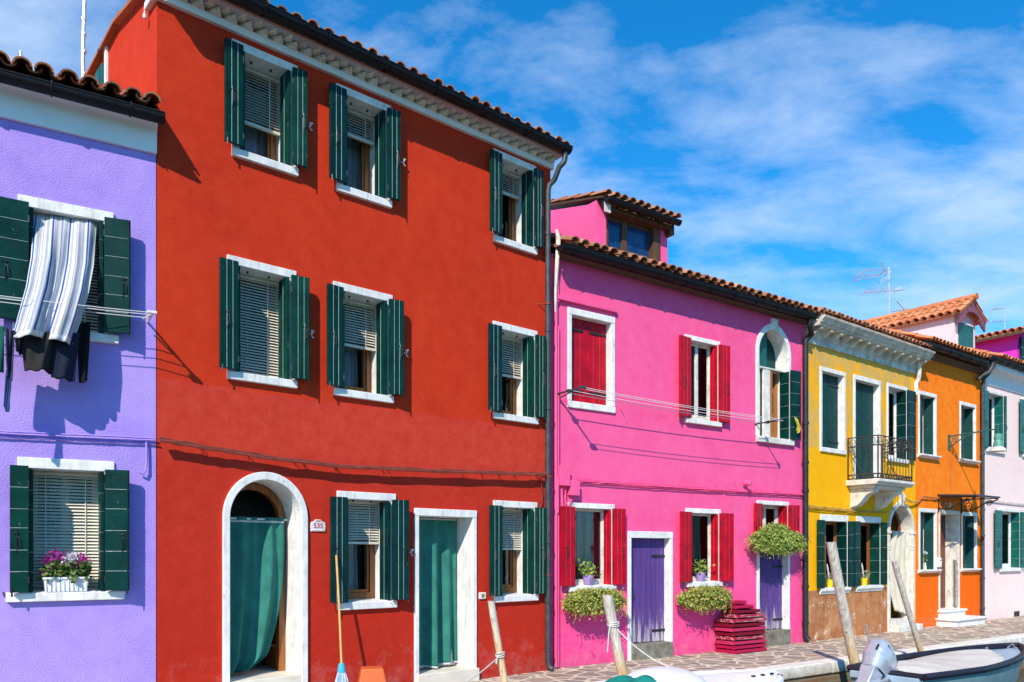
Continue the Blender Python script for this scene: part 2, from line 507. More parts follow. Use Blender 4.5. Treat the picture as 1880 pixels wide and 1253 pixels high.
def arch(x0, x1, zs, rise, n=20, point=0.0):
    """outline of an arched opening from the left springing over the top to the right"""
    c = (x0 + x1) / 2; w = (x1 - x0) / 2; out = []
    for i in range(n + 1):
        a = pi - pi * i / n
        out.append((c + w * math.cos(a), zs + rise * (math.sin(a) ** (1 - .15 * point)) + point * rise * .12 * max(0, 1 - abs(math.cos(a)) * 2.2)))
    return out


def wav(x0, x1, z0, z1, y, amp, folds, seed=0):
    def f(u, v):
        return (x0 + (x1 - x0) * u, y + amp * math.sin(u * folds * 2 * pi + seed) * (.5 + .5 * (1 - v)) + amp * .4 * math.sin(u * folds * 4.3 + 3 * v + seed), z0 + (z1 - z0) * v)
    return f


def slats(m, x0, x1, z0, z1, y, pitch=.03, tilt=.010, t=.0016, w=.022):
    n = max(1, int((z1 - z0) / pitch))
    for i in range(n):
        z = z1 - (i + .5) * pitch + rnd(-.0012, .0012)
        m.hexa([(x0, y - w / 2, z - tilt), (x1, y - w / 2, z - tilt), (x1, y + w / 2, z + tilt), (x0, y + w / 2, z + tilt),
                (x0, y - w / 2, z - tilt + t), (x1, y - w / 2, z - tilt + t), (x1, y + w / 2, z + tilt + t), (x0, y + w / 2, z + tilt + t)])
    for k in (.22, .78):
        x = x0 + (x1 - x0) * k
        m.box(x - .004, x + .004, y - w / 2 - .004, y - w / 2 - .001, z0, z1)
    m.box(x0, x1, y - .016, y + .016, z0 - .028, z0)
    m.box(x0, x1, y - .02, y + .02, z1, z1 + .03)


def leaf_panel(m, w, h, t, n, vert, tf):
    """plank shutter leaf: planks (material 0) with bead lines (material 1; pale ones paint edge glints); tf places it"""
    def bx(x0, x1, y0, y1, z0, z1, mat):
        m.hexa([tf(*p) for p in ((x0, y0, z0), (x1, y0, z0), (x1, y1, z0), (x0, y1, z0),
                                 (x0, y0, z1), (x1, y0, z1), (x1, y1, z1), (x0, y1, z1))], mat)
    g = .007
    L = w if vert else h
    cut = [0.0]
    for i in range(1, n): cut.append(L * (i + rnd(-.06, .06)) / n)
    cut.append(L)
    for i in range(n):
        a, b = cut[i] + (g / 2 if i else 0), cut[i + 1] - (g / 2 if i < n - 1 else 0)
        dy = rnd(-.0015, .0015)
        if vert: bx(a, b, -t / 2 + dy, t / 2 + dy, 0, h, 0)
        else: bx(0, w, -t / 2 + dy, t / 2 + dy, a, b, 0)
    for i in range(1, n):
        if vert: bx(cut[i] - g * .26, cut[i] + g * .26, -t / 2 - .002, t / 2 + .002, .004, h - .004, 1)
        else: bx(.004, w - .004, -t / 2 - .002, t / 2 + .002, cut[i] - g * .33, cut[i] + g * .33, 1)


def tfm(x, y, z, ang):
    c, sn = math.cos(ang), math.sin(ang)
    return lambda a, b, d: (x + a * c - b * sn, y + a * sn + b * c, z + d)


def latch(m, tf, x, z, y, big=1.0):
    """bar, pin and drop ring on a shutter leaf"""
    P = lambda a, b, d: tf(x + a, y + b, z + d)
    m.tube([P(0, -.002, -.10 * big), P(0, -.010, -.05 * big), P(0, -.010, .05 * big), P(0, -.002, .10 * big)], .0045, 5)
    m.tube([P(0, -.008, .05), P(.016, -.018, .03), P(.018, -.022, -.03), P(.0, -.008, -.06)], .004, 5)
    m.tube([P(-.022, -.006, .07), P(.022, -.006, .075)], .005, 5)


def shutters(h, op, wl, wr, mats, n=3, vert=True, off=.075, inner=.22, open_l=.06, open_r=.06, iron=IRON, dz=.012, latchz=.45, left_inner=True, lab=None):
    """folding shutters: one leaf along the reveal, one turned back over the wall"""
    x0, x1, z0, z1 = op; H = z1 - z0 + dz
    for side in (-1, 1):
        w = wl if side < 0 else wr
        if w is None: continue
        if mats[0] in GREENS: mats = [random.choice(GREENS), mats[1]]
        a = (open_l if side < 0 else open_r) + rnd(-.045, .06)
        m = MB()
        if side < 0:   # hinge on the right edge of this leaf
            tf = tfm(x0 - w * math.cos(a), -off - w * math.sin(a), z0, a)
        else:
            tf = tfm(x1, -off, z0, -a)
        leaf_panel(m, w, H, .034, n, vert, tf)
        # back battens' strap
        s = h.part('shutter', m, mats, bevel=.0025)
        if lab: s['label'] = lab
        k = MB()
        latch(k, tf, w * (.35 if side < 0 else .72), H * latchz, -.017)
        if side > 0:
            q = MB(); q.tube([tf(w * .93, -.022, -.03), tf(w * .93, -.022, H * .5), tf(w * .93, -.022, H * .99)], .006, 6)
            h.part('bolt_bar', q, mats[0], s)
        else:
            q = MB(); q.tube([tf(w * .1, -.02, -.035), tf(w * .1, -.02, .03)], .008, 5)
            h.part('bolt', q, iron, s)
        for zz in (.1, .86):
            e = (w if side < 0 else 0)
            q = MB(); q.tube([tf(e, -.012, H * zz - .03), tf(e, -.012, H * zz + .03)], .009, 6)
            h.part('hinge', q, iron, s)
        h.part('latch', k, iron, s)
        if inner and (side > 0 or left_inner):
            m = MB(); tf = tfm(x1 - .022, -off + .03, z0, pi / 2) if side > 0 else tfm(x0 + .022, -off + .03, z0, pi / 2)
            leaf_panel(m, inner, H - dz * 2, .03, max(2, n - 1) if vert else n, vert, tf)
            h.part('inner_leaf', m, mats, s, bevel=.0025)


def surround(h, x0, x1, z0, z1, jamb=.085, lint=.085, sill=.085, proud=.022, depth=.40, mat=WHITE, sill_over=0.0, sill_proud=.05, fancy=False, jamb_proud=None):
    """stone lintel, jambs that line the reveal, and a sill; returns window part and opening"""
    op = (x0 + jamb, x1 - jamb, z0 + sill, z1 - lint)
    m = MB()
    jp = proud - .004 if jamb_proud is None else jamb_proud
    m.box(x0, op[0], -jp, depth, op[2], op[3])
    m.box(op[1], x1, -jp, depth, op[2], op[3])
    m.box(x0, x1, -proud, depth, op[3], z1)
    w = h.part('window', m, mat, bevel=.006)
    if sill:
        m = MB()
        if fancy:
            m.extr([(-sill_proud, op[2]), (-sill_proud, z0 + sill * .55), (-sill_proud * .45, z0 + .02), (-.02, z0), (.05, z0), (depth, z0 + .02), (depth, op[2] - .004)], x0 - sill_over, x1 + sill_over)
        else:
            m.extr([(-sill_proud, op[2] - .010), (-sill_proud, z0), (.05, z0), (depth, z0 + .01), (depth, op[2] + .004), (0, op[2])], x0 - sill_over, x1 + sill_over)
        h.part('sill', m, mat, w, bevel=.006)
    h.holes.append(rect(x0 + .012, x1 - .012, z0 + .012, z1 - .012))
    return w, op


def sash(h, w, op, y=.33, mat=TIMBER, fw=.055, mull=True, pane=True, bars=0, sub='frame'):
    x0, x1, z0, z1 = op
    m = MB()
    m.box(x0, x0 + fw, y - .03, y + .04, z0, z1); m.box(x1 - fw, x1, y - .03, y + .04, z0, z1)
    m.box(x0 + fw, x1 - fw, y - .03, y + .04, z1 - fw, z1); m.box(x0 + fw, x1 - fw, y - .03, y + .04, z0, z0 + fw * 1.3)
    a, b = x0 + fw, x1 - fw
    if mull:
        c = (a + b) / 2
        m.box(c - .03, c + .03, y - .02, y + .03, z0 + fw * 1.3, z1 - fw)
    m.box(a, a + .03, y - .012, y + .03, z0 + fw * 1.3, z1 - fw); m.box(b - .03, b, y - .012, y + .03, z0 + fw * 1.3, z1 - fw)
    m.box(a + .03, b - .03, y - .012, y + .03, z0 + fw * 1.3, z0 + fw * 1.3 + .035)
    for i in range(bars):
        zz = z0 + (z1 - z0) * (i + 1) / (bars + 1)
        m.box(a, b, y - .008, y + .02, zz - .012, zz + .012)
    h.part(sub, m, mat, w, bevel=.003)
    if pane:
        g = MB(); g.box(a, b, y + .008, y + .013, z0 + fw, z1 - fw)
        h.part('pane', g, GLASS, w)


def blind(h, w, op, frac, y=.20, mat=None):
    x0, x1, z0, z1 = op
    m = MB(); zb = z1 - .03 - (z1 - z0 - .04) * frac
    slats(m, x0 + .012, x1 - .012, zb, z1 - .035, y)
    h.part('blind', m, mat or BLIND, w)


def net(h, w, op, xa, xb, y=.40, mat=None, folds=4, seed=0.0, z1=None):
    x0, x1, z0, zt = op
    m = MB(); m.grid(wav(x0 + (x1 - x0) * xa, x0 + (x1 - x0) * xb, z0 + .02, zt - .05, y, .034, folds, seed), 48, 6)
    h.part('curtain', m, mat or NET, w, smooth=True)


def tiles(m, x0, x1, y0, z0, y1, z1, pitch=.19, rowl=.34, rad=.082, cap=True, jit=1.0, pans=True):
    """rows of barrel tiles laid from the eave (y0,z0) up to (y1,z1)"""
    s = Vector((0, y1 - y0, z1 - z0)); L = s.length; s /= L
    n = Vector((0, -s.z, s.y)); ex = Vector((1, 0, 0))
    cols = max(1, round((x1 - x0) / pitch)); p = (x1 - x0) / cols; rows = max(1, math.ceil(L / rowl))
    base = Vector((0, y0, z0)); SEG = 7
    for i in range(cols):
        xc = x0 + (i + .5) * p
        for j in range(rows):
            for kind in ((0, 1) if pans else (0,)):
                t0 = j * rowl - (.03 if j == 0 else 0) + rnd(-.012, .012) * jit; t1 = min(L + .02, t0 + rowl + .07)
                r0 = rad * rnd(.97, 1.04); r1 = r0 * .86
                if kind == 1 and j == 0: t0 += .07
                if kind == 1: r0, r1 = r1, r0
                lift0, lift1 = (.045, .026) if kind == 0 else (.030, .014)
                dx = rnd(-.006, .006) * jit; tw = rnd(-.010, .010) * jit
                sg = 1 if kind == 0 else -1
                off = 0 if kind == 0 else p / 2
                if kind == 1 and i == cols - 1: continue
                b = len(m.v); th = .016
                for (t, r, li, sx) in ((t0, r0, lift0, dx), (t1, r1, lift1, dx + tw)):
                    for rr in (r, r - th):
                        for k in range(SEG + 1):
                            a = pi * k / SEG
                            q = base + s * t + ex * (xc + off + sx - rr * math.cos(a)) + n * (li + sg * rr * math.sin(a) * .82 + (0 if sg > 0 else .03))
                            m.v.append(tuple(q))
                S = SEG + 1
                for k in range(SEG):
                    m.f.append((b + k, b + k + 1, b + 2 * S + k + 1, b + 2 * S + k)); m.m.append(0)
                    m.f.append((b + S + k, b + 3 * S + k, b + 3 * S + k + 1, b + S + k + 1)); m.m.append(0)
                    m.f.append((b + k, b + S + k, b + S + k + 1, b + k + 1)); m.m.append(0)
                for k in (0, SEG):
                    m.f.append((b + k, b + 2 * S + k, b + 3 * S + k, b + S + k)); m.m.append(0)


def slab(m, x0, x1, y0, z0, y1, z1, t=.06, mat=0):
    m.extr([(y0, z0 - t), (y1, z1 - t), (y1, z1), (y0, z0)], x0, x1, mat)


def gutter(h, x0, x1, y, z, r=.075, mat=GUTTER, name='gutter', parent=None, gap=.8, bracket=True, clip=GUTTER):
    m = MB(); prof = []
    n = 12
    for i in range(n + 1):
        a = pi + pi * i / n; prof.append((y + r * math.cos(a), z + r * math.sin(a)))
    prof = [(y - r - .006, z + .010), (y - r - .008, z)] + prof
    for i in range(n + 1):
        a = 2 * pi - pi * i / n; prof.append((y + (r - .006) * math.cos(a), z + (r - .006) * math.sin(a)))
    prof.append((y - r + .004, z + .010))
    m.extr(prof, x0, x1)
    cap = [(y + r * math.cos(pi + pi * i / n), z + r * math.sin(pi + pi * i / n)) for i in range(n + 1)]
    m.extr(cap, x0 - .004, x0 + .002); m.extr(cap, x1 - .002, x1 + .004)
    g = h.part(name, m, mat, parent, smooth=False)
    if bracket:
        x = x0 + gap * .4
        while x < x1:
            k = MB()
            pts = [(x, y + (r + .006) * math.cos(pi * .9 + pi * i / 10), z + (r + .006) * math.sin(pi * .9 + pi * i / 10)) for i in range(12)]
            k.tube(pts, .007, 5); x += gap
            h.part('gutter_bracket', k, clip, g)
    return g


def downpipe(h, pts, r=.05, mat=PIPE, collars=(), shoe=True, name='downpipe'):
    m = MB(); m.tube(pts, r, 12)
    for (x, y, z) in collars:
        m.lathe([(r * 1.02, -.03), (r * 1.22, -.025), (r * 1.22, .025), (r * 1.02, .03)], (x, y, z), 12)
    o = h.part(name, m, mat, smooth=True)
    return o


def sag(p0, p1, drop=.03, n=24, wob=.004, wy=.004):
    out = []
    for i in range(n + 1):
        t = i / n
        out.append((p0[0] + (p1[0] - p0[0]) * t, p0[1] + (p1[1] - p0[1]) * t + rnd(-wy, wy), p0[2] + (p1[2] - p0[2]) * t - drop * 4 * t * (1 - t) + rnd(-wob, wob)))
    return out


def foliage(m, c, rx, ry, rz, n, size, mats=1, shape='bowl', up=None):
    c = Vector(c)
    # a few clumps so the outline stays uneven
    cl = [(rnd(-.85, .85), rnd(-.6, .6), rnd(-.7, .75), rnd(.22, .45)) for _ in range(16)]
    for _ in range(n):
        q = random.choice(cl)
        d = Vector((random.gauss(0, 1), random.gauss(0, 1), random.gauss(0, 1))).normalized() * q[3] * (rnd(.3, 1) ** .5)
        p = Vector((q[0] + d.x, q[1] + d.y, q[2] + d.z))
        if p.length > 1.12: p = p.normalized() * rnd(.9, 1.12)
        m.leaf(c + Vector((p.x * rx, p.y * ry, p.z * rz)), size, random.randrange(mats), up)
# ------------------------------------------------------------------ the row of houses
F_PU = Frame(-500, 390.8, 3350)
F_RE = Frame(288, 310.8, 2640)
F_PI = Frame(1012, 213.2, 3040)
F_YE = Frame(1479, 164.1, 2800)
F_OR = Frame(1681, 138.9, 2870)
F_PA = Frame(1806, 124.3, 2870)

# ---------------------------------------------------------------- lilac house
f = F_PU
h = House('terraced_house', 'lilac house at the left edge with striped cloth hanging at its upper window', f, -500, 287, M_PURPLE, 5.0)
PURPLE = h
zf = f.z(145, 250)
# dark green horizontal-plank shutters
def win_purple(xl, xr, yt, ytx, yb, ybx, ll, rl, so, cloth_only=False):
    x0, x1 = f.x(xl), f.x(xr); z1 = f.z(ytx, yt); z0 = f.z(ybx, yb)
    w, op = surround(h, x0, x1, z0, z1, .082, .095, .085, depth=.36, sill_over=so)
    if cloth_only is False:
        sash(h, w, op, .33, WHITE_D, .05); blind(h, w, op, 1.0, .24)
    else:
        sash(h, w, op, .33, OAK, .05); blind(h, w, op, .93, .26)
    net(h, w, op, .3, .62, .5)
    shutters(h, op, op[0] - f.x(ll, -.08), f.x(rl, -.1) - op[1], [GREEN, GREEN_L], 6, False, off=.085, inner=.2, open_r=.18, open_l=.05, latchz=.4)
    return w, op
wp_lo = win_purple(31.8, 209.7, 839, 31.8, 1106, 13, 18, 238, .085)
wp_up = win_purple(32.6, 208.5, 357.6, 32.6, 633.5, 217, -14, 240, .04, True)
h.wall(zf + .22, zf + 1.5)
m = MB()
prof = [(.04, zf - .005), (-.035, zf - .005), (-.045, zf + .16)]
for i in range(8):
    a = pi / 2 * i / 7
    prof.append((-.045 - .10 * (1 - math.cos(a)), zf + .16 + .09 * math.sin(a)))
prof += [(-.15, zf + .27), (.04, zf + .27)]
m.extr(prof, h.x0, h.x1 + .0)
h.part('cornice', m, SOFFIT, smooth=True)
zg = f.z(145, 187.7, -.22)
ge = f.x(301, -.22)
gutter(h, h.x0, ge, -.215, zg + .07, .070, GUTTER, gap=.62)
m = MB(); slab(m, h.x0, h.x1, -.15, zg + .13, 2.5, zg + 1.25, .05)
slab(m, h.x0, h.x1, 2.5, zg + 1.25, 5.3, zg + .0, .05)
tiles(m, h.x0 + .1, h.x1 + .02, -.26, zg + .125, 1.6, zg + .125 + 1.86 * .42, pitch=.172, rad=.074, jit=2.2)
h.part('roof', m, TILE_D, smooth=True)
# cables and conduit on the lilac wall
m = MB()
for k, (dz, dy) in enumerate(((0, .03), (-.022, .045), (-.05, .02))):
    m.tube(sag((h.x0, -dy, f.z(0, 796) + dz), (h.x1 - .01, -dy, f.z(286, 806) + dz), .01, 40, .002, .003), .008, 5)
xh = f.x(268)
m.tube([(xh, -.03, f.z(268, 808)), (xh, -.035, f.z(268, 850)), (xh - .005, -.04, f.z(268, 864)), (xh - .03, -.045, f.z(262, 871)), (xh - .06, -.04, f.z(255, 868))], .011, 6)
h.part('cable', m, M_PURPLE, smooth=True)
m = MB()
for px, py in ((6, 1088), (290, 286)):
    xx, zz = f.at(px, py); m.tube([(xx, 0, zz), (xx, -.05, zz), (xx + .01, -.055, zz - .04)], .006, 5)
h.part('wall_hook', m, IRON)

# ---------------------------------------------------------------- red house
f = F_RE
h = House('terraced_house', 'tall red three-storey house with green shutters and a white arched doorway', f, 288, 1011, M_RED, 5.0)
RED = h
WINR = [  # lintel left, right, top, sill bottom, left leaf, right leaf, blind, curtain
    (425, 545, 72, 287, 412, 563, .56, (.0, 1.0)),
    (616.5, 716.6, 153.7, 351.7, 605, 734, .26, (.25, 1.0)),
    (904.7, 983, 273.3, 444.3, 899.5, 996, .26, None),
    (416, 543, 468, 696.4, 403, 566, 1.0, (.3, .62)),
    (611, 719.5, 516.5, 726.3, 600, 739, .46, (.5, .8)),
    (904.2, 985, 589.3, 769, 897, 1000, .46, (.4, .7)),
    (618, 725.6, 901.3, 1121, 606.5, 748, .40, (.35, .75)),
    (905, 985, 918.6, 1106.6, 899, 1001, .45, (.0, .45))]
for i, (xl, xr, yt, yb, ll, rl, bl, cu) in enumerate(WINR):
    x0, x1 = f.x(xl), f.x(xr); z1, z0 = f.z(xl, yt), f.z(xl, yb)
    w, op = surround(h, x0, x1, z0, z1, .085, .085, .09, depth=.40, sill_proud=.045)
    sash(h, w, op, .34, TIMBER, .062, mull=False)
    blind(h, w, op, bl, .22)
    if cu: net(h, w, op, cu[0], cu[1], .46, NET, 4 if i == 0 else 3, i)
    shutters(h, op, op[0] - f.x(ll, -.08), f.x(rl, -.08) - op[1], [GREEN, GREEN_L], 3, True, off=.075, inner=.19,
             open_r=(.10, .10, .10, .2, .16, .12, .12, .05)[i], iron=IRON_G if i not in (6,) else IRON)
    for k in (.3, .7):
        m = MB(); m.tube([(op[0] + (op[1] - op[0]) * k, .1, op[3] - .001), (op[0] + (op[1] - op[0]) * k, .1, op[3] - .02)], .012, 8)
        h.part('soffit_peg', m, IRON, w)
    if rl < 990:   # little white holdback beside the right leaf
        xx = f.x(rl + 3); zz = (op[2] + op[3]) / 2 - .02
        m = MB(); m.tube([(xx - .03, -.01, zz), (xx, -.05, zz), (xx + .006, -.07, zz + .03)], .007, 5)
        m.tube([(xx + .02, -.06, zz + .03), (xx - .012, -.06, zz + .035), (xx - .01, -.06, zz - .03), (xx + .014, -.06, zz - .045)], .006, 5)
        h.part('shutter_catch', m, WHITE)
# arched doorway
xo0, xo1 = f.x(408), f.x(563); zs = f.z(408, 960); rise = f.z(486, 869) - f.z(486, 964)
hw = (xo1 - xo0) / 2; lift = max(0, rise - hw * 1.04); zs += lift; rise -= lift
xi0, xi1 = xo0 + .068, xo1 - .072; zst = f.z(470, 1241, .2)
outer = [(xo0, -.2)] + arch(xo0, xo1, zs, rise, 28) + [(xo1, -.2)]
inner = [(xi0, -.2)] + arch(xi0, xi1, zs, rise - .082, 28) + [(xi1, -.2)]
m = MB(); m.ring(outer, inner, -.035, .36)
aw = h.part('arched_door_surround', m, WHITE, bevel=.006)
hole = [(xi0 - .03, .0)] + arch(xi0 - .03, xi1 + .03, zs, rise - .05, 20) + [(xi1 + .03, .0)]
h.holes.append(list(reversed(hole)))
m = MB()
fi = [(xi0 + .0, zst)] + arch(xi0 + .0, xi1 - .0, zs, rise - .09, 24) + [(xi1, zst)]
ff = [(xi0 + .07, zst)] + arch(xi0 + .07, xi1 - .075, zs, rise - .16, 24) + [(xi1 - .075, zst)]
m.ring(fi, ff, .355, .44)
h.part('door_frame', m, TIMBER, aw, bevel=.004)
m = MB(); m.box(xi0, xi1, -.03, .9, -.02, zst - .002); m.box(xi0 - .02, xi1 + .02, -.25, -.036, -.02, zst - .17)
h.part('doorstep', m, MARBLE, bevel=.008)
ARCH_DOOR = (xi0, xi1, zs - lift, zst)
# straight doorway
x0, x1 = f.x(760), f.x(873.5); z1 = f.z(760, 933); zst2 = f.z(770, 1238)
op = (x0 + .06, x1 - .06, zst2, z1 - .09)
m = MB(); m.box(x0, op[0], -.024, .33, -.1, op[3]); m.box(op[1], x1, -.024, .33, -.1, op[3]); m.box(x0, x1, -.028, .33, op[3], z1)
dw = h.part('door_surround', m, WHITE, bevel=.006)
m = MB(); m.box(op[0] + .0005, op[1] - .0005, .335, .40, zst2, op[3])
m.box(op[0] - .04, op[1] + .075, -.06, .3, -.02, zst2 - .001)
h.part('doorstep', m, MARBLE, bevel=.008)
h.holes.append(rect(x0 + .012, x1 - .012, .0, z1 - .012))
m = MB(); m.box(op[0], op[1], .40, .44, zst2, op[3]); h.part('door', m, OAK, dw)
RECT_DOOR = op
zf = f.z(616.5, 143)
h.wall(zf + .20, zf + .40, 1.2)
# eaves: white band, saw-tooth brick course, strip, gutter, tiles
xe = f.x(1010, -.1)
m = MB(); m.extr([(-.05, zf), (-.05, zf + .075), (.2, zf + .075), (.2, zf)], h.x0 - .05, h.x1 + .02)
m.box(h.x0 - .05, h.x0 - .004, -.045, .22, zf + .002, zf + .07)
h.part('frieze', m, SOFFIT, bevel=.006)
m = MB(); n = int((h.x1 - h.x0) / .158); p = (h.x1 - h.x0 + .06) / n
zd = zf + .065
for row, (yy, zz) in enumerate(((-.04, zd), (-.10, zd + .052))):
    for i in range(n):
        xc = h.x0 - .03 + (i + .5 * (1 + row % 2)) * p
        if xc > h.x1: continue
        m.prism([(xc - p * .5, zz), (xc + p * .5, zz), (xc + p * .5, zz + .052), (xc - p * .5, zz + .052)], .1, .0)
        m.hexa([(xc - p * .5, .0, zz + .003), (xc, yy - .10, zz + .003), (xc + p * .02, yy - .10, zz + .003), (xc + p * .5, .0, zz + .003),
                (xc - p * .5, .0, zz + .05), (xc, yy - .10, zz + .05), (xc + p * .02, yy - .10, zz + .05), (xc + p * .5, .0, zz + .05)])
h.part('sawtooth_cornice', m, WHITE_D)
zg = f.z(616.5, 89, -.30)
m = MB(); m.extr([(-.205, zf + .125), (-.215, zf + .185), (.1, zf + .185), (.1, zf + .17), (-.02, zf + .17), (-.02, zf + .125)], h.x0 - .05, h.x1 + .04)
h.part('eaves_board', m, FASC_G, bevel=.004)
gr = f.x(1046, -.32)
gutter(h, h.x0 - .06, gr, -.30, zg + .075, .076, GUTTER, gap=.7)
m = MB(); zr = zg + .030; SL = .16
slab(m, h.x0 - .07, h.x1 + .05, -.235, zr + .02, 1.2, zr + .02 + 1.435 * SL, .035)
slab(m, h.x0 - .07, h.x1 + .05, 1.2, zr + .02 + 1.435 * SL, 5.3, zr + .0, .035)
tiles(m, h.x0 - .07, h.x0 + .14, 1.2, zr + .01 + 1.56 * SL, 5.2, zr - .02, pitch=.19, rad=.08)
tiles(m, h.x0 - .06, h.x1 + .04, -.345, zr + .005, 1.2, zr + .005 + 1.545 * SL, pitch=.176, rad=.068, jit=1.8)
h.part('roof', m, TILE, smooth=True)
# downpipe between the red and the pink house
xp = f.x(1005.5, -.07); ztop = zg - .03
downpipe(h, [(gr - .07, -.30, zg + .02), (gr - .07, -.30, zg - .06), (gr - .08, -.29, zg - .12), (gr - .13, -.25, zg - .19), (xp + .06, -.14, zg - .31), (xp + .01, -.09, zg - .38), (xp, -.075, zg - .47), (xp, -.075, 3.0), (xp, -.075, .14), (xp + .01, -.085, .07), (xp + .03, -.14, .03)], .038, PIPE,
         [(xp, -.075, z) for z in (5.9, 4.6, 3.55, 2.35, 1.75, .95, .3)])
for z in (4.95, 2.62, 1.3):
    m = MB(); m.lathe([(.040, -.012), (.048, -.012), (.048, .012), (.040, .012)], (xp, -.075, z), 12)
    m.tube([(xp - .05, -.06, z), (xp - .12, .0, z - .01)], .007, 5)
    h.part('pipe_bracket', m, CABLE_R)
# cables
m = MB()
cpts = [(288, 806), (380, 821.7), (481, 838), (611, 854), (780, 863), (957, 868.7), (1008, 870)]
for k in range(4):
    pts = []
    for a, b in zip(cpts[:-1], cpts[1:]):
        for q in range(6):
            t = q / 6; px = a[0] + (b[0] - a[0]) * t; py = a[1] + (b[1] - a[1]) * t
            xx, zz = f.at(px, py)
            pts.append((xx, -.075 - .008 * k + rnd(-.006, .006), zz - .010 * k + rnd(-.005, .005)))
    xx, zz = f.at(1010, 870); pts.append((xx, -.03, zz - .01 * k))
    m.tube(pts, .010, 6)
for q in range(14):
    px = rnd(330, 990); py = 0
    for a, b in zip(cpts[:-1], cpts[1:]):
        if a[0] <= px <= b[0]: py = a[1] + (b[1] - a[1]) * (px - a[0]) / (b[0] - a[0])
    xx, zz = f.at(px, py)
    m.tube([(xx, -.0, zz + .02), (xx, -.07, zz + .015), (xx + .02, -.06, zz - .05), (xx + .05, -.03, zz - .06 - rnd(0, .03))], .004, 4)
xx, zz = f.at(990, 880)
m.tube([(xx, -.03, zz), (xx + .03, -.03, zz - .2), (xx + .04, -.02, zz - .33), (xx + .0, -.02, zz - .40), (xx - .06, -.02, zz - .38)], .008, 5)
h.part('cable', m, CABLE_R, smooth=True)
# shutter and jamb on the left gable, small vent pipe at the verge
ys = f.O  # gable shutter sits on the left side wall
m = MB(); m.box(h.x0 - .05, h.x0 - .012, 1.72, 2.0, 6.45, 7.0)
g = h.part('shutter', m, TEALP, bevel=.004)
m = MB(); m.box(h.x0 - .03, h.x0 - .004, 1.63, 1.70, 6.4, 7.2)
h.part('window', m, WHITE)
m = MB(); xx = h.x0 - .05
m.tube([(xx, .20, zf + .01), (xx, .20, zf - .05)], .008, 7); m.lathe([(.005, -.03), (.018, -.02), (.018, .02), (.005, .03)], (xx, .20, zf - .07), 8)
h.part('pipe_stub', m, WHITE_D)

# ---------------------------------------------------------------- pink house
f = F_PI
h = House('terraced_house', 'bright pink two-storey house with crimson shutters and purple doors', f, 1012, 1478, M_PINK, 5.0)
PINK = h
def sidewin(h, f, xl, xr, yt, yb, ll, rl, mats, jamb=.075, lint=.075, sill=.085, style='pink', inner=.13, n=3, vert=True, off=.06, depth=.22, latchz=.42, open_r=.05, dark=False, sy=.13, so=0.0, fancy=False, ll_in=True):
    x0, x1 = f.x(xl), f.x(xr); z1, z0 = f.z(xl, yt), f.z(xl, yb)
    w, op = surround(h, x0, x1, z0, z1, jamb, lint, sill, depth=depth, sill_proud=.06, sill_over=so, fancy=fancy)
    if style == 'pink':
        sash(h, w, op, sy, WHITE_D, .035, mull=False); net(h, w, op, .36, .45, sy + .05, NET, 1); net(h, w, op, .60, .66, sy + .05, NET, 1); net(h, w, op, .0, 1.0, sy + .10, NET_R, 5)
    elif style == 'blind':
        sash(h, w, op, sy, WHITE_D, .04); blind(h, w, op, .82, sy + .07, MAROON)
    elif style == 'timber':
        sash(h, w, op, .2, TIMBER, .055, mull=True)
    elif style == 'white':
        sash(h, w, op, .2, WHITE, .05); net(h, w, op, .0, 1, .26)
    shutters(h, op, (op[0] - f.x(ll, -off)) if ll else None, (f.x(rl, -off) - op[1]) if rl else None, mats, n, vert, off=off, inner=inner, latchz=latchz, open_r=open_r, left_inner=ll_in)
    return w, op
PG1 = sidewin(h, f, 1042.2, 1127, 922.7, 1087, 1028.5, 1146.5, [RED_P, RED_B])
PG2 = sidewin(h, f, 1258, 1322, 933, 1078.5, 1247, 1343.5, [RED_P, RED_B])
PF2 = sidewin(h, f, 1256.4, 1320.5, 613.9, 776.7, 1245, 1338.5, [RED_P, RED_B], style='blind')
# transom over the right door, with small shutters
x0, x1 = f.x(1388.8), f.x(1447); z1 = f.z(1388.8, 918.7); z0 = f.z(1388.8, 985)
w, op = surround(h, x0, x1, z0, z1, .06, .07, 0, depth=.25)
sash(h, w, op, .18, WHITE_D, .05)
shutters(h, op, op[0] - f.x(1383.7, -.06), f.x(1466, -.06) - op[1], [RED_P, RED_B], 3, True, off=.06, inner=.16)
# closed crimson shutter in a white frame, upper left
x0, x1 = f.x(1041.3), f.x(1128); z1, z0 = f.z(1041.3, 564), f.z(1041.3, 748)
w, op = surround(h, x0, x1, z0, z1, .072, .095, .10, depth=.2, sill_proud=.03, jamb_proud=.018)
m = MB(); leaf_panel(m, (op[1] - op[0]) / 2 - .004, op[3] - op[2] - .01, .03, 3, True, tfm(op[0] + .002, .115, op[2] + .005, 0))
leaf_panel(m, (op[1] - op[0]) / 2 - .004, op[3] - op[2] - .01, .03, 3, True, tfm((op[0] + op[1]) / 2 + .002, .115, op[2] + .005, 0))
s = h.part('shutter', m, [RED_P, RED_B], w, bevel=.0025)
W2 = op[1] - op[0]
for zz in (op[3] - .17, op[2] + .17):
    for a, b in ((.02, .40), (.55, .99)):
        m = MB(); m.box(op[0] + W2 * a, op[0] + W2 * b, .088, .098, zz - .016, zz + .016); h.part('strap_hinge', m, IRON, w)
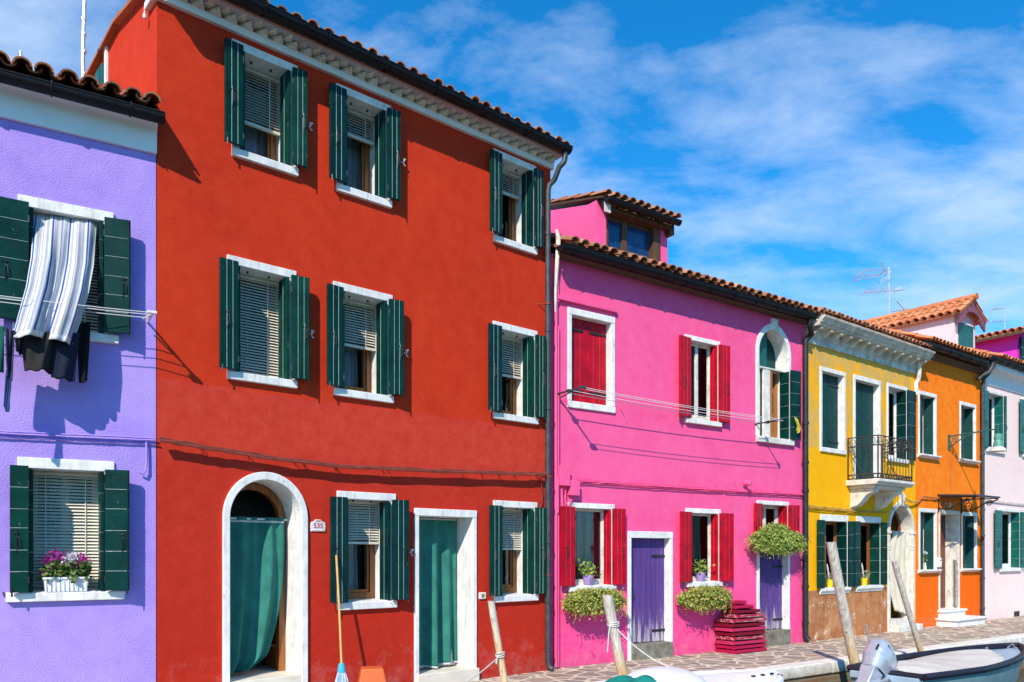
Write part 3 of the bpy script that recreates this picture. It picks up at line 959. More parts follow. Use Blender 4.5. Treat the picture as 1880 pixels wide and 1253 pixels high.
# arched window, upper right
xo0, xo1 = f.x(1387), f.x(1450.5); zs = f.z(1387, 666); rise = f.z(1418, 594) - f.z(1418, 671)
zb = f.z(1389.5, 813.8); j = .075
hw = (xo1 - xo0) / 2; zs_imp = zs; lift = max(0, rise - hw * 1.08); zs += lift; rise -= lift
outer = [(xo0, zb + .12)] + arch(xo0, xo1, zs, rise, 24, .12) + [(xo1, zb + .12)]
inner = [(xo0 + j, zb + .12)] + arch(xo0 + j, xo1 - j, zs, rise - .11, 24, .12) + [(xo1 - j, zb + .12)]
m = MB(); m.ring(outer, inner, -.025, .30)
xc = (xo0 + xo1) / 2
m.prism([(xc - .05, zs + rise - .1), (xc + .05, zs + rise - .1), (xc + .085, zs + rise + .085), (xc - .085, zs + rise + .085)], -.05, .05)
w = h.part('arched_window', m, WHITE, bevel=.006)
m = MB(); m.extr([(-.06, zb + .12), (-.06, zb + .02), (.3, zb + .02), (.3, zb + .13)], xo0 + .01, xo1 + .05)
h.part('sill', m, WHITE_D, w, bevel=.006)
h.holes.append(list(reversed([(xo0 + .012, zb + .05)] + arch(xo0 + .012, xo1 - .012, zs, rise - .03, 20, .12) + [(xo1 - .012, zb + .05)])))
a0, a1 = xo0 + j, xo1 - j; wd = a1 - a0
m = MB()
zs_i = zs_imp
half = [(a0 + wd * t, z) for t, z in ((0, zs_i - .02), (.5, zs_i - .02))] + [(q[0], q[1]) for q in reversed(arch(a0, a1, zs, rise - .12, 24, .12)[:13])]
m.prism(half, .13, .16)
h.part('arch_panel', m, TEALP, w)
m = MB(); half2 = [(a0 + wd * .53, zs_i - .02), (a1, zs_i - .02)] + [(q[0], q[1]) for q in reversed(arch(a0, a1, zs, rise - .12, 24, .12)[13:])]
m.prism(half2, .25, .28); h.part('arch_panel', m, FADEG, w)
m = MB(); m.box(a0 + wd * .28, a0 + wd * .5, .06, .10, zb + .13, zs_i - .03); m.box(a0 + .01, a0 + wd * .26, .12, .15, zb + .13, zs_i - .03)
m.box(a0, a1, .05, .28, zs_i - .05, zs_i - .02)
h.part('casement', m, WHITE_D, w, bevel=.004)
m = MB(); m.box(a0 + wd * .52, a0 + wd * .58, .06, .26, zb + .13, zs_i - .05); m.box(a1 - .05, a1, .2, .28, zb + .13, zs_i - .05)
m.box(a0 + wd * .58, a1 - .05, .25, .28, zb + .13, zb + .62); m.box(a0 + wd * .58, a1 - .05, .25, .28, zs_i - .4, zs_i - .36)
h.part('frame', m, wood('bare_orange_timber', (.42, .19, .07, 1), (.22, .08, .03, 1), rough=.7), w, bevel=.003)
m = MB(); m.box(a0 + wd * .58, a1 - .05, .262, .267, zb + .6, zs_i - .36); h.part('pane', m, GLASS, w)
opA = (a0, a1, zb + .13, zs_i - .04)
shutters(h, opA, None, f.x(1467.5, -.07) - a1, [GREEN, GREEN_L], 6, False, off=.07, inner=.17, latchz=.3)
# purple doors
PURP = wood('peeling_purple_paint', (.115, .055, .25, 1), (.065, .028, .165, 1), rough=.6, wear=((.52, .46, .45, 1), .645, .745), ws=(34, 34, 1.1), lowz=1.7)
def purple_door(xl, xr, yt, ylow, name_lab):
    x0, x1 = f.x(xl), f.x(xr); z1 = f.z(xl, yt); zt = f.z(xl + 7, ylow)
    op = (x0 + .062, x1 - .062, zt, z1 - .10)
    m = MB(); m.box(x0, op[0], -.022, .22, -.05, op[3]); m.box(op[1], x1, -.022, .22, -.05, op[3]); m.box(x0, x1, -.026, .22, op[3], z1)
    ds = h.part('door_surround', m, WHITE, bevel=.006)
    m = MB(); m.box(op[0], op[1] + .05, -.045, .16, -.05, zt - .0); th = h.part('threshold', m, THRESH, ds, bevel=.008)
    m = MB(); w = op[1] - op[0]; n = 9
    for i in range(n):
        a = op[0] + w * i / n; b = op[0] + w * (i + 1) / n
        m.box(a + .002, b - .002, .10 + rnd(0, .003), .14, zt + rnd(.004, .02), op[3])
    m.box(op[0] + .01, op[1] - .01, .118, .15, zt + .03, op[3])
    d = h.part('door', m, PURP, ds, bevel=.003); d['label'] = name_lab
    m = MB()
    for za in (op[3] - .29, zt + .16):
        q = MB(); q.box(op[1] - w * .34, op[1], .088, .098, za, za + .033); h.part('strap_hinge', q, IRON, ds)
    xx = op[0] + w * .1; zz = zt + .62 * (op[3] - zt) * .75
    m.tube([(xx, .09, zz + .1), (xx + .02, .06, zz + .09), (xx + .035, .05, zz + .02), (xx + .015, .06, zz - .06), (xx - .015, .09, zz - .05), (xx - .015, .09, zz + .09)], .007, 5)
    h.part('handle', m, IRON, ds)
    h.holes.append(rect(x0 + .012, x1 - .012, 0, z1 - .012))
    return op
purple_door(1152, 1233.8, 975.4, 1184.5, 'purple plank door, paint peeling in white streaks near the bottom')
purple_door(1388.8, 1448.8, 1001, 1160, 'purple plank door with paint mostly whole')
zw = f.z(1257, 560)
zg = f.z(1160, 498.5, -.24)      # bottom of the gutter
h.wall(zg + .06, zg + 1.1, 2.5)
m = MB(); zc = zg - .035
m.extr([(-.03, zc + .04), (-.05, zc + .055), (-.13, zc + .065), (-.13, zc + .095), (.1, zc + .095), (.1, zc + .04)], h.x0 + .04, h.x1)
h.part('cornice', m, BRICKY, bevel=.004)
gl = f.x(1029, -.26); ger = f.x(1494, -.26)
gutter(h, gl, ger, -.26, zg + .08, .080, GUTTER, gap=.55)
m = MB(); zr = zg + .13
slab(m, h.x0, h.x1 + .1, -.2, zr - .02, 2.5, zr + 2.7 * .42, .04); slab(m, h.x0, h.x1 + .1, 2.5, zr + 2.7 * .42, 5.3, zr, .04)
tiles(m, h.x0 + .05, h.x1 + .12, -.28, zr + .0, 2.5, zr + 2.78 * .42, pitch=.185, rad=.078, jit=2.0)
h.part('roof', m, TILE, smooth=True)
# string-course conduit and vertical conduits at the left edge
m = MB(); xa = f.x(1019); xb = f.x(1129)
m.box(xa, xb, -.055, 0, f.z(1075, 563), f.z(1075, 556)); m.box(xa, xa + .035, -.045, 0, f.z(1022, 556), f.z(1022, 470))
for px, r, zt in ((1017.5, .026, f.z(1017, 500)), (1022.5, .012, f.z(1022, 600))):
    m.tube([(f.x(px), -.035, .02), (f.x(px), -.035, zt)], r, 8)
h.part('conduit', m, M_PINK, smooth=True)
m = MB(); xx = f.x(1016.5)
m.tube([(xx, -.06, f.z(1016, 425)), (xx + .02, -.08, f.z(1016, 440)), (xx + .01, -.07, f.z(1016, 475)), (xx - .01, -.05, f.z(1014, 540)), (xx - .01, -.05, f.z(1014, 575))], [.02, .035, .03, .02, .012], 8)
h.part('flashing', m, WHITE_D, smooth=True)
for (px, py, w_, h_) in ((1030, 875, .16, .26), (1048.5, 897, .15, .20)):
    m = MB(); xx, zz = f.at(px, py); m.box(xx - w_ / 2, xx + w_ / 2, -.085, .0, zz - h_ / 2, zz + h_ / 2)
    m.box(xx - w_ / 2 - .006, xx + w_ / 2 + .006, -.1, -.085, zz - h_ / 2 - .006, zz + h_ / 2 + .006)
    h.part('junction_box', m, M_PINK, bevel=.006)
m = MB()
xx, zz = f.at(1030, 890); x2, z2 = f.at(1048, 905)
m.tube([(xx - .03, -.05, zz - .06), (xx - .02, -.06, zz - .3), (xx + .06, -.05, zz - .36), (x2 - .02, -.04, z2 - .1)], .014, 7)
m.tube([(xx + .04, -.05, zz - .08), (xx + .03, -.06, zz - .22), (xx + .08, -.05, zz - .3)], .009, 6)
m.tube([(xx - .1, -.05, zz + .1), (xx - .11, -.06, zz - .1), (xx - .1, -.05, zz - .4)], .02, 7)
for k in range(3):
    m.tube(sag((f.x(1056), -.03 - .01 * k, f.z(1056, 879) - .018 * k), (h.x1, -.03 - .01 * k, f.z(1476, 906) - .016 * k), .012, 40, .004, .004), .008, 5)
for q in range(9):
    px = rnd(1080, 1460); xx = f.x(px); zz = f.z(1266, 892.5)
    m.tube([(xx, 0, zz + .03), (xx, -.05, zz + .02), (xx + .02, -.05, zz - .05)], .004, 4)
xx, zz = f.at(1327, 905); m.tube([(xx, -.02, zz), (xx + .01, -.02, zz - .2), (xx + .03, -.02, zz - .33)], .006, 5)
h.part('cable', m, M_PINK, smooth=True)
m = MB(); xx, zz = f.at(1364, 888); m.lathe([(.03, 0), (.045, .01), (.045, .12), (.035, .125)], (xx, -.16, zz), 10, 0, Matrix.Rotation(R(-90), 3, 'X'))
h.part('vent_pipe', m, M_PINK, smooth=True)
m = MB()
for px, py in ((1036, 735), (1138, 750), (1346, 886), (1082, 1192)):
    xx, zz = f.at(px, py); m.tube([(xx, 0, zz), (xx, -.06, zz), (xx + .02, -.06, zz - .05)], .006, 5)
h.part('wall_hook', m, M_PINK)
# right downpipe
xp = f.x(1478, -.06)
downpipe(h, [(ger - .1, -.26, zg + .0), (ger - .1, -.25, zg - .08), (xp + .05, -.16, zg - .2), (xp, -.07, zg - .3), (xp, -.07, zg - .42), (xp, -.07, .16), (xp + .01, -.08, .09), (xp + .03, -.13, .04)], .050, PIPE_B,
         [(xp, -.07, z) for z in (3.9, 3.2, 2.7, 1.85, 1.0, .35)])
# dormer
yd = .55
dx0, dx1 = f.x(1095, yd), f.x(1225, yd); zb = zr + .25; zt0 = f.z(1113, 352, yd); slope = .25
m = MB()
m.face([(dx0, yd, zb), (dx1, yd, zb), (dx1, yd, zt0), (dx0, yd, zt0)])
m.v = []; m.f = []; m.m = []
wx0, wx1 = f.x(1113, yd), f.x(1211, yd); wz0 = f.z(1113, 452, yd); wz1 = f.z(1113, 388, yd)
zt0 = wz1 + .12
m.box(dx0, wx0, yd, yd + .2, zb - .3, zt0); m.box(wx1, dx1, yd, yd + .2, zb - .3, zt0); m.box(wx0, wx1, yd + .01, yd + .2, zb - .3, wz0); m.box(wx0, wx1, yd + .01, yd + .2, wz1, zt0)
for xa, xb in ((dx0, dx0 + .08), (dx1 - .08, dx1)):
    m.hexa([(xa, yd + .2, zb - .3), (xb, yd + .2, zb - .3), (xb, yd + 2.4, zb - .3), (xa, yd + 2.4, zb - .3), (xa, yd + .2, zt0), (xb, yd + .2, zt0), (xb, yd + 2.4, zt0 + slope * 2.2), (xa, yd + 2.4, zt0 + slope * 2.2)])
D = h.part('dormer', m, M_DORMP)
m = MB(); fw = .06
m.box(wx0, wx0 + .03, yd - .02, yd + .14, wz0, wz1); m.box(wx1 - .16, wx1, yd - .02, yd + .14, wz0, wz1); m.box(wx0, wx1, yd - .02, yd + .14, wz0 - .05, wz0)
m.box(wx0, wx1, yd - .02, yd + .14, wz1 - .03, wz1 + .06)
mid = wx0 + (wx1 - .16 - wx0) * .44
m.box(mid - .06, mid + .05, yd + .05, yd + .11, wz0, wz1)
for a, b in ((wx0 + .03, mid - .06), (mid + .05, wx1 - .16)):
    m.box(a, b, yd + .06, yd + .1, wz1 - .08, wz1 - .03); m.box(a, b, yd + .06, yd + .1, wz0, wz0 + .05)
h.part('dormer_window', m, OAK, D, bevel=.004)
m = MB(); m.box(wx0 + .03, wx1 - .16, yd + .085, yd + .09, wz0, wz1); h.part('pane', m, plain('blue_glass_painted_reflection', (.008, .055, .17, 1), .06, .6, 3, .02, 20, spec=.6), D)  # opaque blue paints a sky reflection into the pane's colour
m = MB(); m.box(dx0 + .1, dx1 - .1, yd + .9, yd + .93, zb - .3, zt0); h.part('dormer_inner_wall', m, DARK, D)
m = MB()   # roof boards, rafters ends
m.extr([(yd - .15, zt0 + .02 - slope * .15), (yd + 2.4, zt0 + .03 + slope * 2.4), (yd + 2.4, zt0 + .06 + slope * 2.4), (yd - .15, zt0 + .05 - slope * .15)], dx0 - .02, dx1 + .08)
m.box(wx0 - .05, dx1 + .04, yd - .12, yd - .02, zt0 - .14, zt0 - .06)
x = dx0 + .05
while x < dx1 + .04:
    m.extr([(yd - .14, zt0 - .075 - slope * .14), (yd + .0, zt0 - .06), (yd + .0, zt0 + .02), (yd - .14, zt0 + .015 - slope * .14)], x, x + .05); x += .24
m.box(dx1 - .06, dx1 + .04, yd - .12, yd + .1, zt0 - .22, zt0 - .1)
h.part('dormer_eaves', m, OAK, D, bevel=.004)
m = MB(); tiles(m, dx0 - .03, dx1 + .10, yd - .19, zt0 + .055 - slope * .19, yd + 2.3, zt0 + .055 + slope * 2.3, pitch=.17, rad=.07, jit=1.5)
h.part('dormer_roof', m, TILE, D, smooth=True)
gutter(h, dx0 + .02, dx1 + .05, yd - .215, zt0 + .0 - slope * .16, .060, GUTTER, 'dormer_gutter', D, bracket=False)
m = MB(); m.box(dx0 + .03, dx0 + .14, yd - .17, yd - .14, zt0 - .22, zt0 - .06); h.part('dormer_fascia', m, WHITE_D, D)

# ---------------------------------------------------------------- yellow house
f = F_YE
M_YEL = stucco('aged_yellow_plaster', lin(222, 172, 70), lin(198, 156, 84), lin(214, 180, 116), grain=55, strength=.4, wash=.55, stains=.28,
               low=[(3.55, lin(244, 172, 0), lin(248, 184, 6), .035)], patch=[(2.3, .49, .55, lin(245, 172, 0)), (6.0, .56, .66, lin(250, 180, 0)), (12.0, .63, .70, lin(190, 158, 104))])
h = House('terraced_house', 'yellow house with iron balcony, stone cornice and a brown lower wall', f, 1479, 1681, M_YEL, 5.0)
YEL = h
def closed(h, f, xl, xr, yt, yb, mat, jamb=.07, lint=.075, sill=.09, rec=.13, n=2, vert=True, **k):
    x0, x1 = f.x(xl), f.x(xr); z1, z0 = f.z(xl, yt), f.z(xl, yb)
    w, op = surround(h, x0, x1, z0, z1, jamb, lint, sill, depth=.3, sill_proud=.035, jamb_proud=.018, **k)
    m = MB(); leaf_panel(m, op[1] - op[0] - .006, op[3] - op[2] - .006, .03, n, vert, tfm(op[0] + .003, rec, op[2] + .003, 0))
    s = h.part('shutter', m, [mat, GREEN], w, bevel=.0025)
    for t in (.10, .86):
        zz = op[2] + (op[3] - op[2]) * t
        m = MB(); m.box(op[1] - (op[1] - op[0]) * .45, op[1], rec - .028, rec - .018, zz - .012, zz + .012); h.part('strap_hinge', m, IRON, w)
    return w, op
closed(h, f, 1504.6, 1551.3, 672.8, 829, FADEG, rec=.115)
zbal = f.z(1566.2, 884)
# balcony door
x0, x1 = f.x(1566.2), f.x(1616); z1 = f.z(1566.2, 687.5)
w, op = surround(h, x0, x1, zbal, z1, .07, .09, 0, depth=.32)
m = MB(); leaf_panel(m, op[1] - op[0] - .006, op[3] - op[2], .03, 2, True, tfm(op[0] + .003, .12, op[2], 0))
h.part('balcony_door', m, [FADEG, GREEN], w, bevel=.0025)
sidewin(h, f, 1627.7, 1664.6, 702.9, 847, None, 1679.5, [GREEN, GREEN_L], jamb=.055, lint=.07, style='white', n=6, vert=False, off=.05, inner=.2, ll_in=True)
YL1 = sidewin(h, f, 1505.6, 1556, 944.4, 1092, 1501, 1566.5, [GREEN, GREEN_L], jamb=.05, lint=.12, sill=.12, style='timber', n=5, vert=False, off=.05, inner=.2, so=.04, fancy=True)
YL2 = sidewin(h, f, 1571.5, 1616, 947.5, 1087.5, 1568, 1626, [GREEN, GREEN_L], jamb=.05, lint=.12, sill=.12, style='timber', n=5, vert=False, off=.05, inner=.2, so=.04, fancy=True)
# arched doorway
xo0, xo1 = f.x(1628.8), f.x(1677.3); zs = f.z(1629, 977); rise = f.z(1653, 924) - f.z(1653, 979)
j = .085; zst = .22
outer = [(xo0, -.05)] + arch(xo0, xo1, zs, rise, 24, .6) + [(xo1, -.05)]
inner = [(xo0 + j, -.05)] + arch(xo0 + j, xo1 - j, zs, rise - .09, 24, .5) + [(xo1 - j, -.05)]
m = MB(); m.ring(outer, inner, -.03, .24)
for a, b in ((xo0 - .02, xo0 + j + .015), (xo1 - j - .015, xo1 + .02)):
    m.box(a, b, -.05, .05, zs - .035, zs + .02); m.box(a + .008, b - .008, -.04, .05, zs - .30, zs - .27); m.box(a + .008, b - .008, -.04, .05, zs - .36, zs - .335)
xc = (xo0 + xo1) / 2
m.prism([(xc - .04, zs + rise - .08), (xc + .04, zs + rise - .08), (xc + .09, zs + rise + .14), (xc, zs + rise + .19), (xc - .09, zs + rise + .14)], -.07, .05)
aw = h.part('arched_door_surround', m, WHITE_D, bevel=.006)
h.holes.append(list(reversed([(xo0 + .03, 0)] + arch(xo0 + .03, xo1 - .03, zs, rise - .04, 20, .5) + [(xo1 - .03, 0)])))
m = MB(); m.box(xo0 + j, xo1 - j, -.06, .4, -.02, zst); m.box(xo0 + j - .02, xo1 - .02, -.2, -.061, -.02, zst - .1); h.part('doorstep', m, WHITE_D, bevel=.008)
m = MB(); a0, a1 = xo0 + j, xo1 - j
CHEST = wood('red_brown_door_wood', (.20, .055, .02, 1), (.09, .022, .010, 1), rough=.4)
m.box(a0, a0 + .07, .22, .28, zst, zs); m.box(a1 - .07, a1, .22, .28, zst, zs); m.box(a0, a1, .21, .28, zs - .1, zs)
m.box(a0 + .07, a0 + .5, .24, .27, zst, zst + .85); m.box(a0 + .07, a1 - .07, .245, .27, zs - .75, zs - .69)
m.ring(arch(a0, a1, zs, rise - .1, 20, .5), arch(a0 + .08, a1 - .08, zs, rise - .18, 20, .5), .22, .28)
h.part('door', m, CHEST, aw, bevel=.004)
YDOOR = (a0, a1, zs, zst)
zf = f.z(1575, 657)
h.wall(zf + .35, zf + 1.3, 2.4)
# brown dado, laid proud of the yellow plaster
zd = f.z(1485, 1085); m = MB()
m.box(h.x0 + .05, xo0 - .005, -.006, .0, -.05, zd - .002); h.part('dado', m, M_DADO)
# stone cornice with brackets
m = MB()
m.extr([(-.03, zf), (-.03, zf + .115), (-.05, zf + .12), (-.05, zf + .26), (-.26, zf + .265), (-.27, zf + .305), (-.30, zf + .31), (-.315, zf + .345), (-.36, zf + .39), (-.37, zf + .42), (-.02, zf + .44), (.2, zf + .42), (.2, zf)], h.x0 + .02, h.x1 + .10)
C = h.part('cornice', m, STONE_G, bevel=.005)
m = MB(); n = 13
for i in range(n):
    xc = h.x0 + .14 + (h.x1 - h.x0 - .18) * i / (n - 1)
    m.extr([(-.045, zf + .125), (-.085, zf + .13), (-.12, zf + .16), (-.19, zf + .20), (-.24, zf + .215), (-.25, zf + .262), (-.045, zf + .262)], xc - .038, xc + .038)
h.part('cornice_bracket', m, STONE_G, C, bevel=.006)
m = MB(); zr = zf + .50
slab(m, h.x0 + .0, h.x1 + .02, -.3, zr - .03, 2.4, zr + 2.7 * .40, .04); slab(m, h.x0, h.x1 + .02, 2.4, zr + 2.7 * .40, 5.3, zr, .04)
tiles(m, h.x0 - .03, h.x1 + .06, -.29, zr - .03, 2.4, zr + 2.69 * .40 - .03, pitch=.155, rad=.066, jit=1.3)
h.part('roof', m, TILE, smooth=True)
# rain pipe stub at the right end of the cornice
m = MB(); xp = h.x1 - .05
m.tube([(xp, -.1, zf + .24), (xp, -.1, zf + .08), (xp + .03, -.08, zf - .05), (xp + .03, -.06, zf - .12), (xp - .04, -.05, zf - .2), (xp - .04, -.05, zf - .45)], .045, 8)
h.part('rain_pipe', m, WHITE_D, smooth=True)
m = MB()
for k in range(3):
    m.tube(sag((h.x0 + .02, -.03 - .01 * k, f.z(1481, 928) - .02 * k), (f.x(1625), -.03 - .01 * k, f.z(1625, 939) - .014 * k), .02, 24, .008, .004), .009, 5)
    m.tube(sag((f.x(1650), -.12 - .01 * k, f.z(1650, 916) - .02 * k), (h.x1 + .05, -.04, f.z(1680, 921) - .014 * k), .02, 10, .008, .004), .009, 5)
h.part('cable', m, plain('yellowed_cable', (.50, .32, .06, 1), .7), smooth=True)
# balcony
yb = -.60; bx0, bx1 = f.x(1561), f.x(1617.5); bx0 -= .05
bx1 = f.at(1674, 800, yb)[0]; bx0 = f.at(1612, 800, yb)[0]
m = MB(); m.extr([(yb - .04, zbal), (yb - .04, zbal - .05), (yb - .01, zbal - .06), (yb + .01, zbal - .10), (.02, zbal - .10), (.02, zbal)], bx0 - .04, bx1 + .04)
m.box(bx0 + .05, bx1 - .05, yb + .1, 0, zbal - .16, zbal - .1)
B = h.part('balcony', m, WHITE_D, bevel=.008)
for xa in (bx0 + .10, bx1 - .30):
    m = MB(); prof = [(0, zbal - .16), (yb + .14, zbal - .16), (yb + .14, zbal - .24)]
    for i in range(11):
        t = i / 10; prof.append((yb + .14 + (-yb - .17) * t, zbal - .24 - .26 * (t - math.sin(2 * pi * t) / (2 * pi) * .9)))
    prof.append((0, zbal - .54))
    m.extr(prof, xa, xa + .2); h.part('corbel', m, WHITE_D, B, bevel=.008)
m = MB(); ht = f.z(1611, 799, yb) - zbal; r = .009
posts = [(bx0, yb), (bx1, yb), (bx0, -.02), (bx1, -.02)]
for (x, y) in posts: m.tube([(x, y, zbal), (x, y, zbal + ht)], .014, 6)
sides = [((bx0, -.02), (bx0, yb)), ((bx0, yb), (bx1, yb)), ((bx1, yb), (bx1, -.02))]
def spiral(c, ux, rad, sgn, turns=1.6):
    pts = []
    for i in range(22):
        t = i / 21; a = sgn * (turns * 2 * pi * t); rr = rad * (1 - .8 * t)
        pts.append((c[0] + ux[0] * rr * math.cos(a), c[1] + ux[1] * rr * math.cos(a), c[2] + rr * math.sin(a)))
    return pts
for (p, q) in sides:
    L = math.hypot(q[0] - p[0], q[1] - p[1]); u = ((q[0] - p[0]) / L, (q[1] - p[1]) / L)
    for zz in (ht, ht * .78, ht * .12, .02): m.tube([(p[0], p[1], zbal + zz), (q[0], q[1], zbal + zz)], .011, 6)
    n = max(4, round(L / .12))
    for i in range(1, n):
        x, y = p[0] + u[0] * L * i / n, p[1] + u[1] * L * i / n
        m.tube([(x, y, zbal + ht * .12), (x, y, zbal + ht * .78)], .007, 5)
    n2 = max(3, round(L / .17))
    for i in range(n2):
        c = (p[0] + u[0] * L * (i + .5) / n2, p[1] + u[1] * L * (i + .5) / n2, zbal + ht * .89)
        m.tube(spiral(c, u, ht * .105, 1 if i % 2 else -1), .006, 5)
    n3 = max(4, round(L / .10))
    for i in range(n3):
        c = (p[0] + u[0] * L * (i + .5) / n3, p[1] + u[1] * L * (i + .5) / n3, zbal + ht * .068)
        m.tube([(c[0] + u[0] * .038 * math.cos(a), c[1] + u[1] * .038 * math.cos(a), c[2] + .038 * math.sin(a)) for a in [2 * pi * k / 12 for k in range(13)]], .008, 5)
for xa in (bx0, bx1):
    m.tube([(xa, -.02, zbal + ht * .74), (xa, yb * .25, zbal + ht * .6), (xa, yb * .35, zbal + ht * .35), (xa, yb * .6, zbal + ht * .12)], .008, 5)
h.part('railing', m, plain('rusty_wrought_iron', (.045, .038, .034, 1), .7, .5, 30, .4, 90), B)

# ---------------------------------------------------------------- orange house
f = F_OR
h = House('terraced_house', 'orange house with white window frames and an iron canopy over its door', f, 1681, 1805, M_ORANGE, 5.0)
ORA = h
def owin(xl, xr, yt, yb, so=.05):
    x0, x1 = f.x(xl), f.x(xr); z1, z0 = f.z(xl, yt), f.z(xl, yb)
    w, op = surround(h, x0, x1, z0, z1, .055, .08, .075, depth=.36, sill_proud=.10, sill_over=so, jamb_proud=.018, fancy=True)
    sash(h, w, op, .31, OAK, .05)
    m = MB(); wd = op[1] - op[0]
    leaf_panel(m, .17, op[3] - op[2] - .01, .03, 1, True, tfm(op[1] - .018, .03, op[2] + .005, pi / 2 + .25))
    leaf_panel(m, wd * .40, op[3] - op[2] - .01, .03, 1, True, tfm(op[0] + .005, .05, op[2] + .005, .10))
    h.part('shutter', m, [FADEG, GREEN], w, bevel=.0025)
    return w, op
owin(1685.5, 1718.5, 716.8, 840)
owin(1761.4, 1791, 736.7, 849)
OL1 = owin(1686.3, 1719.2, 933, 1053)
owin(1764.5, 1793, 940, 1050.5)
x0, x1 = f.x(1723), f.x(1760.6); z1 = f.z(1723, 936); zst = .34
op = (x0 + .05, x1 - .06, zst, z1 - .09)
m = MB(); m.box(x0, op[0], -.022, .32, -.05, op[3]); m.box(op[1], x1, -.022, .32, -.05, op[3]); m.box(x0, x1, -.026, .32, op[3], z1)
ds = h.part('door_surround', m, WHITE_D, bevel=.006); h.holes.append(rect(x0 + .012, x1 - .012, 0, z1 - .012))
m = MB(); m.box(op[0], op[1], .27, .31, zst, op[3]); m.box(op[0] + .05, op[1] - .05, .255, .27, zst + .1, zst + .8); m.box(op[0] + .05, op[1] - .05, .255, .27, zst + .95, op[3] - .08)
h.part('door', m, CHEST, ds, bevel=.004)
m = MB(); m.box(op[0] - .06, op[1] + .08, -.13, .5, .17, zst - .001); m.box(op[0] - .10, op[1] + .12, -.16, .1, zst - .045, zst)
m.box(op[0] - .16, op[1] + .38, -.42, .0, -.02, .17); m.box(op[0] - .20, op[1] + .42, -.46, .0, .13, .171)
h.part('doorstep', m, WHITE, bevel=.006)
m = MB(); m.box(op[1] - .012, op[1] + .0, .02, .10, zst + .03, zst + 1.1); m.tube([(op[1] - .02, .02, zst + .05), (op[1] - .02, .02, zst + 1.05)], .035, 8); h.part('door_rail', m, plain('weathered_post_grey', (.33, .30, .27, 1), .8, .4, 10), ds)
zf = f.z(1745, 655)
zg = f.z(1748, 654, -.26)
h.wall(zg + .08, zg + 1.1, 2.4)
m = MB(); zc = zg - .03
m.extr([(-.03, zc - .06), (-.06, zc), (-.14, zc + .02), (-.14, zc + .08), (.1, zc + .08), (.1, zc - .06)], h.x0 + .03, h.x1); h.part('cornice', m, BRICKY)
gutter(h, f.x(1690, -.26), f.x(1809, -.26), -.26, zg + .09, .088, GUTTER, gap=.5)
m = MB(); zr = zg + .17
slab(m, h.x0, h.x1, -.2, zr - .02, 2.4, zr + 2.6 * .40, .04); slab(m, h.x0, h.x1, 2.4, zr + 2.6 * .4, 5.3, zr, .04)
tiles(m, h.x0 + .02, h.x1 + .05, -.28, zr, 2.4, zr + 2.68 * .40, pitch=.165, rad=.07); h.part('roof', m, TILE_O, smooth=True)
xp = f.x(1803.5, -.07)
downpipe(h, [(f.x(1806, -.2), -.26, zg + .02), (xp + .03, -.2, zg - .1), (xp, -.09, zg - .22), (xp, -.08, zg - .4), (xp, -.08, .15), (xp + .02, -.14, .05)], .040, PIPE, [(xp, -.08, z) for z in (3.9, 2.6, 2.0, 1.0, .3)])
# canopy
z0 = f.z(1722, 915); cx0, cx1 = f.x(1722), f.x(1763)
m = MB(); m.extr([(0, z0 + .06), (-.8, z0 + .01), (-.8, z0 + .035), (0, z0 + .09)], cx0 - .03, cx1 + .06)
m.tube([(cx0 - .03, -.8, z0 + .02), (cx1 + .06, -.8, z0 + .02)], .02, 6)
CAN = h.part('door_canopy', m, plain('dark_canopy_sheet', (.05, .055, .06, 1), .35, .4, 9), bevel=.003)
for x in (cx0, cx1 + .03):
    m = MB()
    pts = [(x, -.02, z0 - .22), (x, -.16, z0 - .26), (x, -.34, z0 - .20), (x, -.5, z0 - .1), (x, -.66, z0 - .07), (x, -.78, z0 - .02)]
    m.tube(pts, .015, 6); m.tube([(x, -.015, z0 + .04), (x, -.015, z0 - .3)], .014, 6); m.tube([(x, -.0, z0 + .01), (x, -.78, z0 + .0)], .014, 6)
    m.tube([(x, p[0], p[2]) for p in spiral((-.16, 0, z0 - .13), (1, 0), .1, -1)], .012, 5)
    m.tube([(x, p[0], p[2]) for p in spiral((-.6, 0, z0 - .10), (-1, 0), .07, 1)], .011, 5)
    h.part('canopy_bracket', m, IRON, CAN)
m = MB()
for k in range(3):
    m.tube(sag((h.x0 + .0, -.04, f.z(1681, 922) - .012 * k), (f.x(1690), -.05, f.z(1690, 911) - .012 * k), .0, 5, .01), .009, 5)
    m.tube(sag((f.x(1690), -.05, f.z(1690, 911) - .012 * k), (f.x(1722), -.04, f.z(1722, 914) - .012 * k), .01, 9, .012), .009, 5)
m.tube([(f.x(1745), -.015, f.z(1745, 910)), (f.x(1745), -.015, f.z(1745, 815))], .006, 5)
h.part('cable', m, plain('orange_cable', (.45, .17, .05, 1), .7), smooth=True)
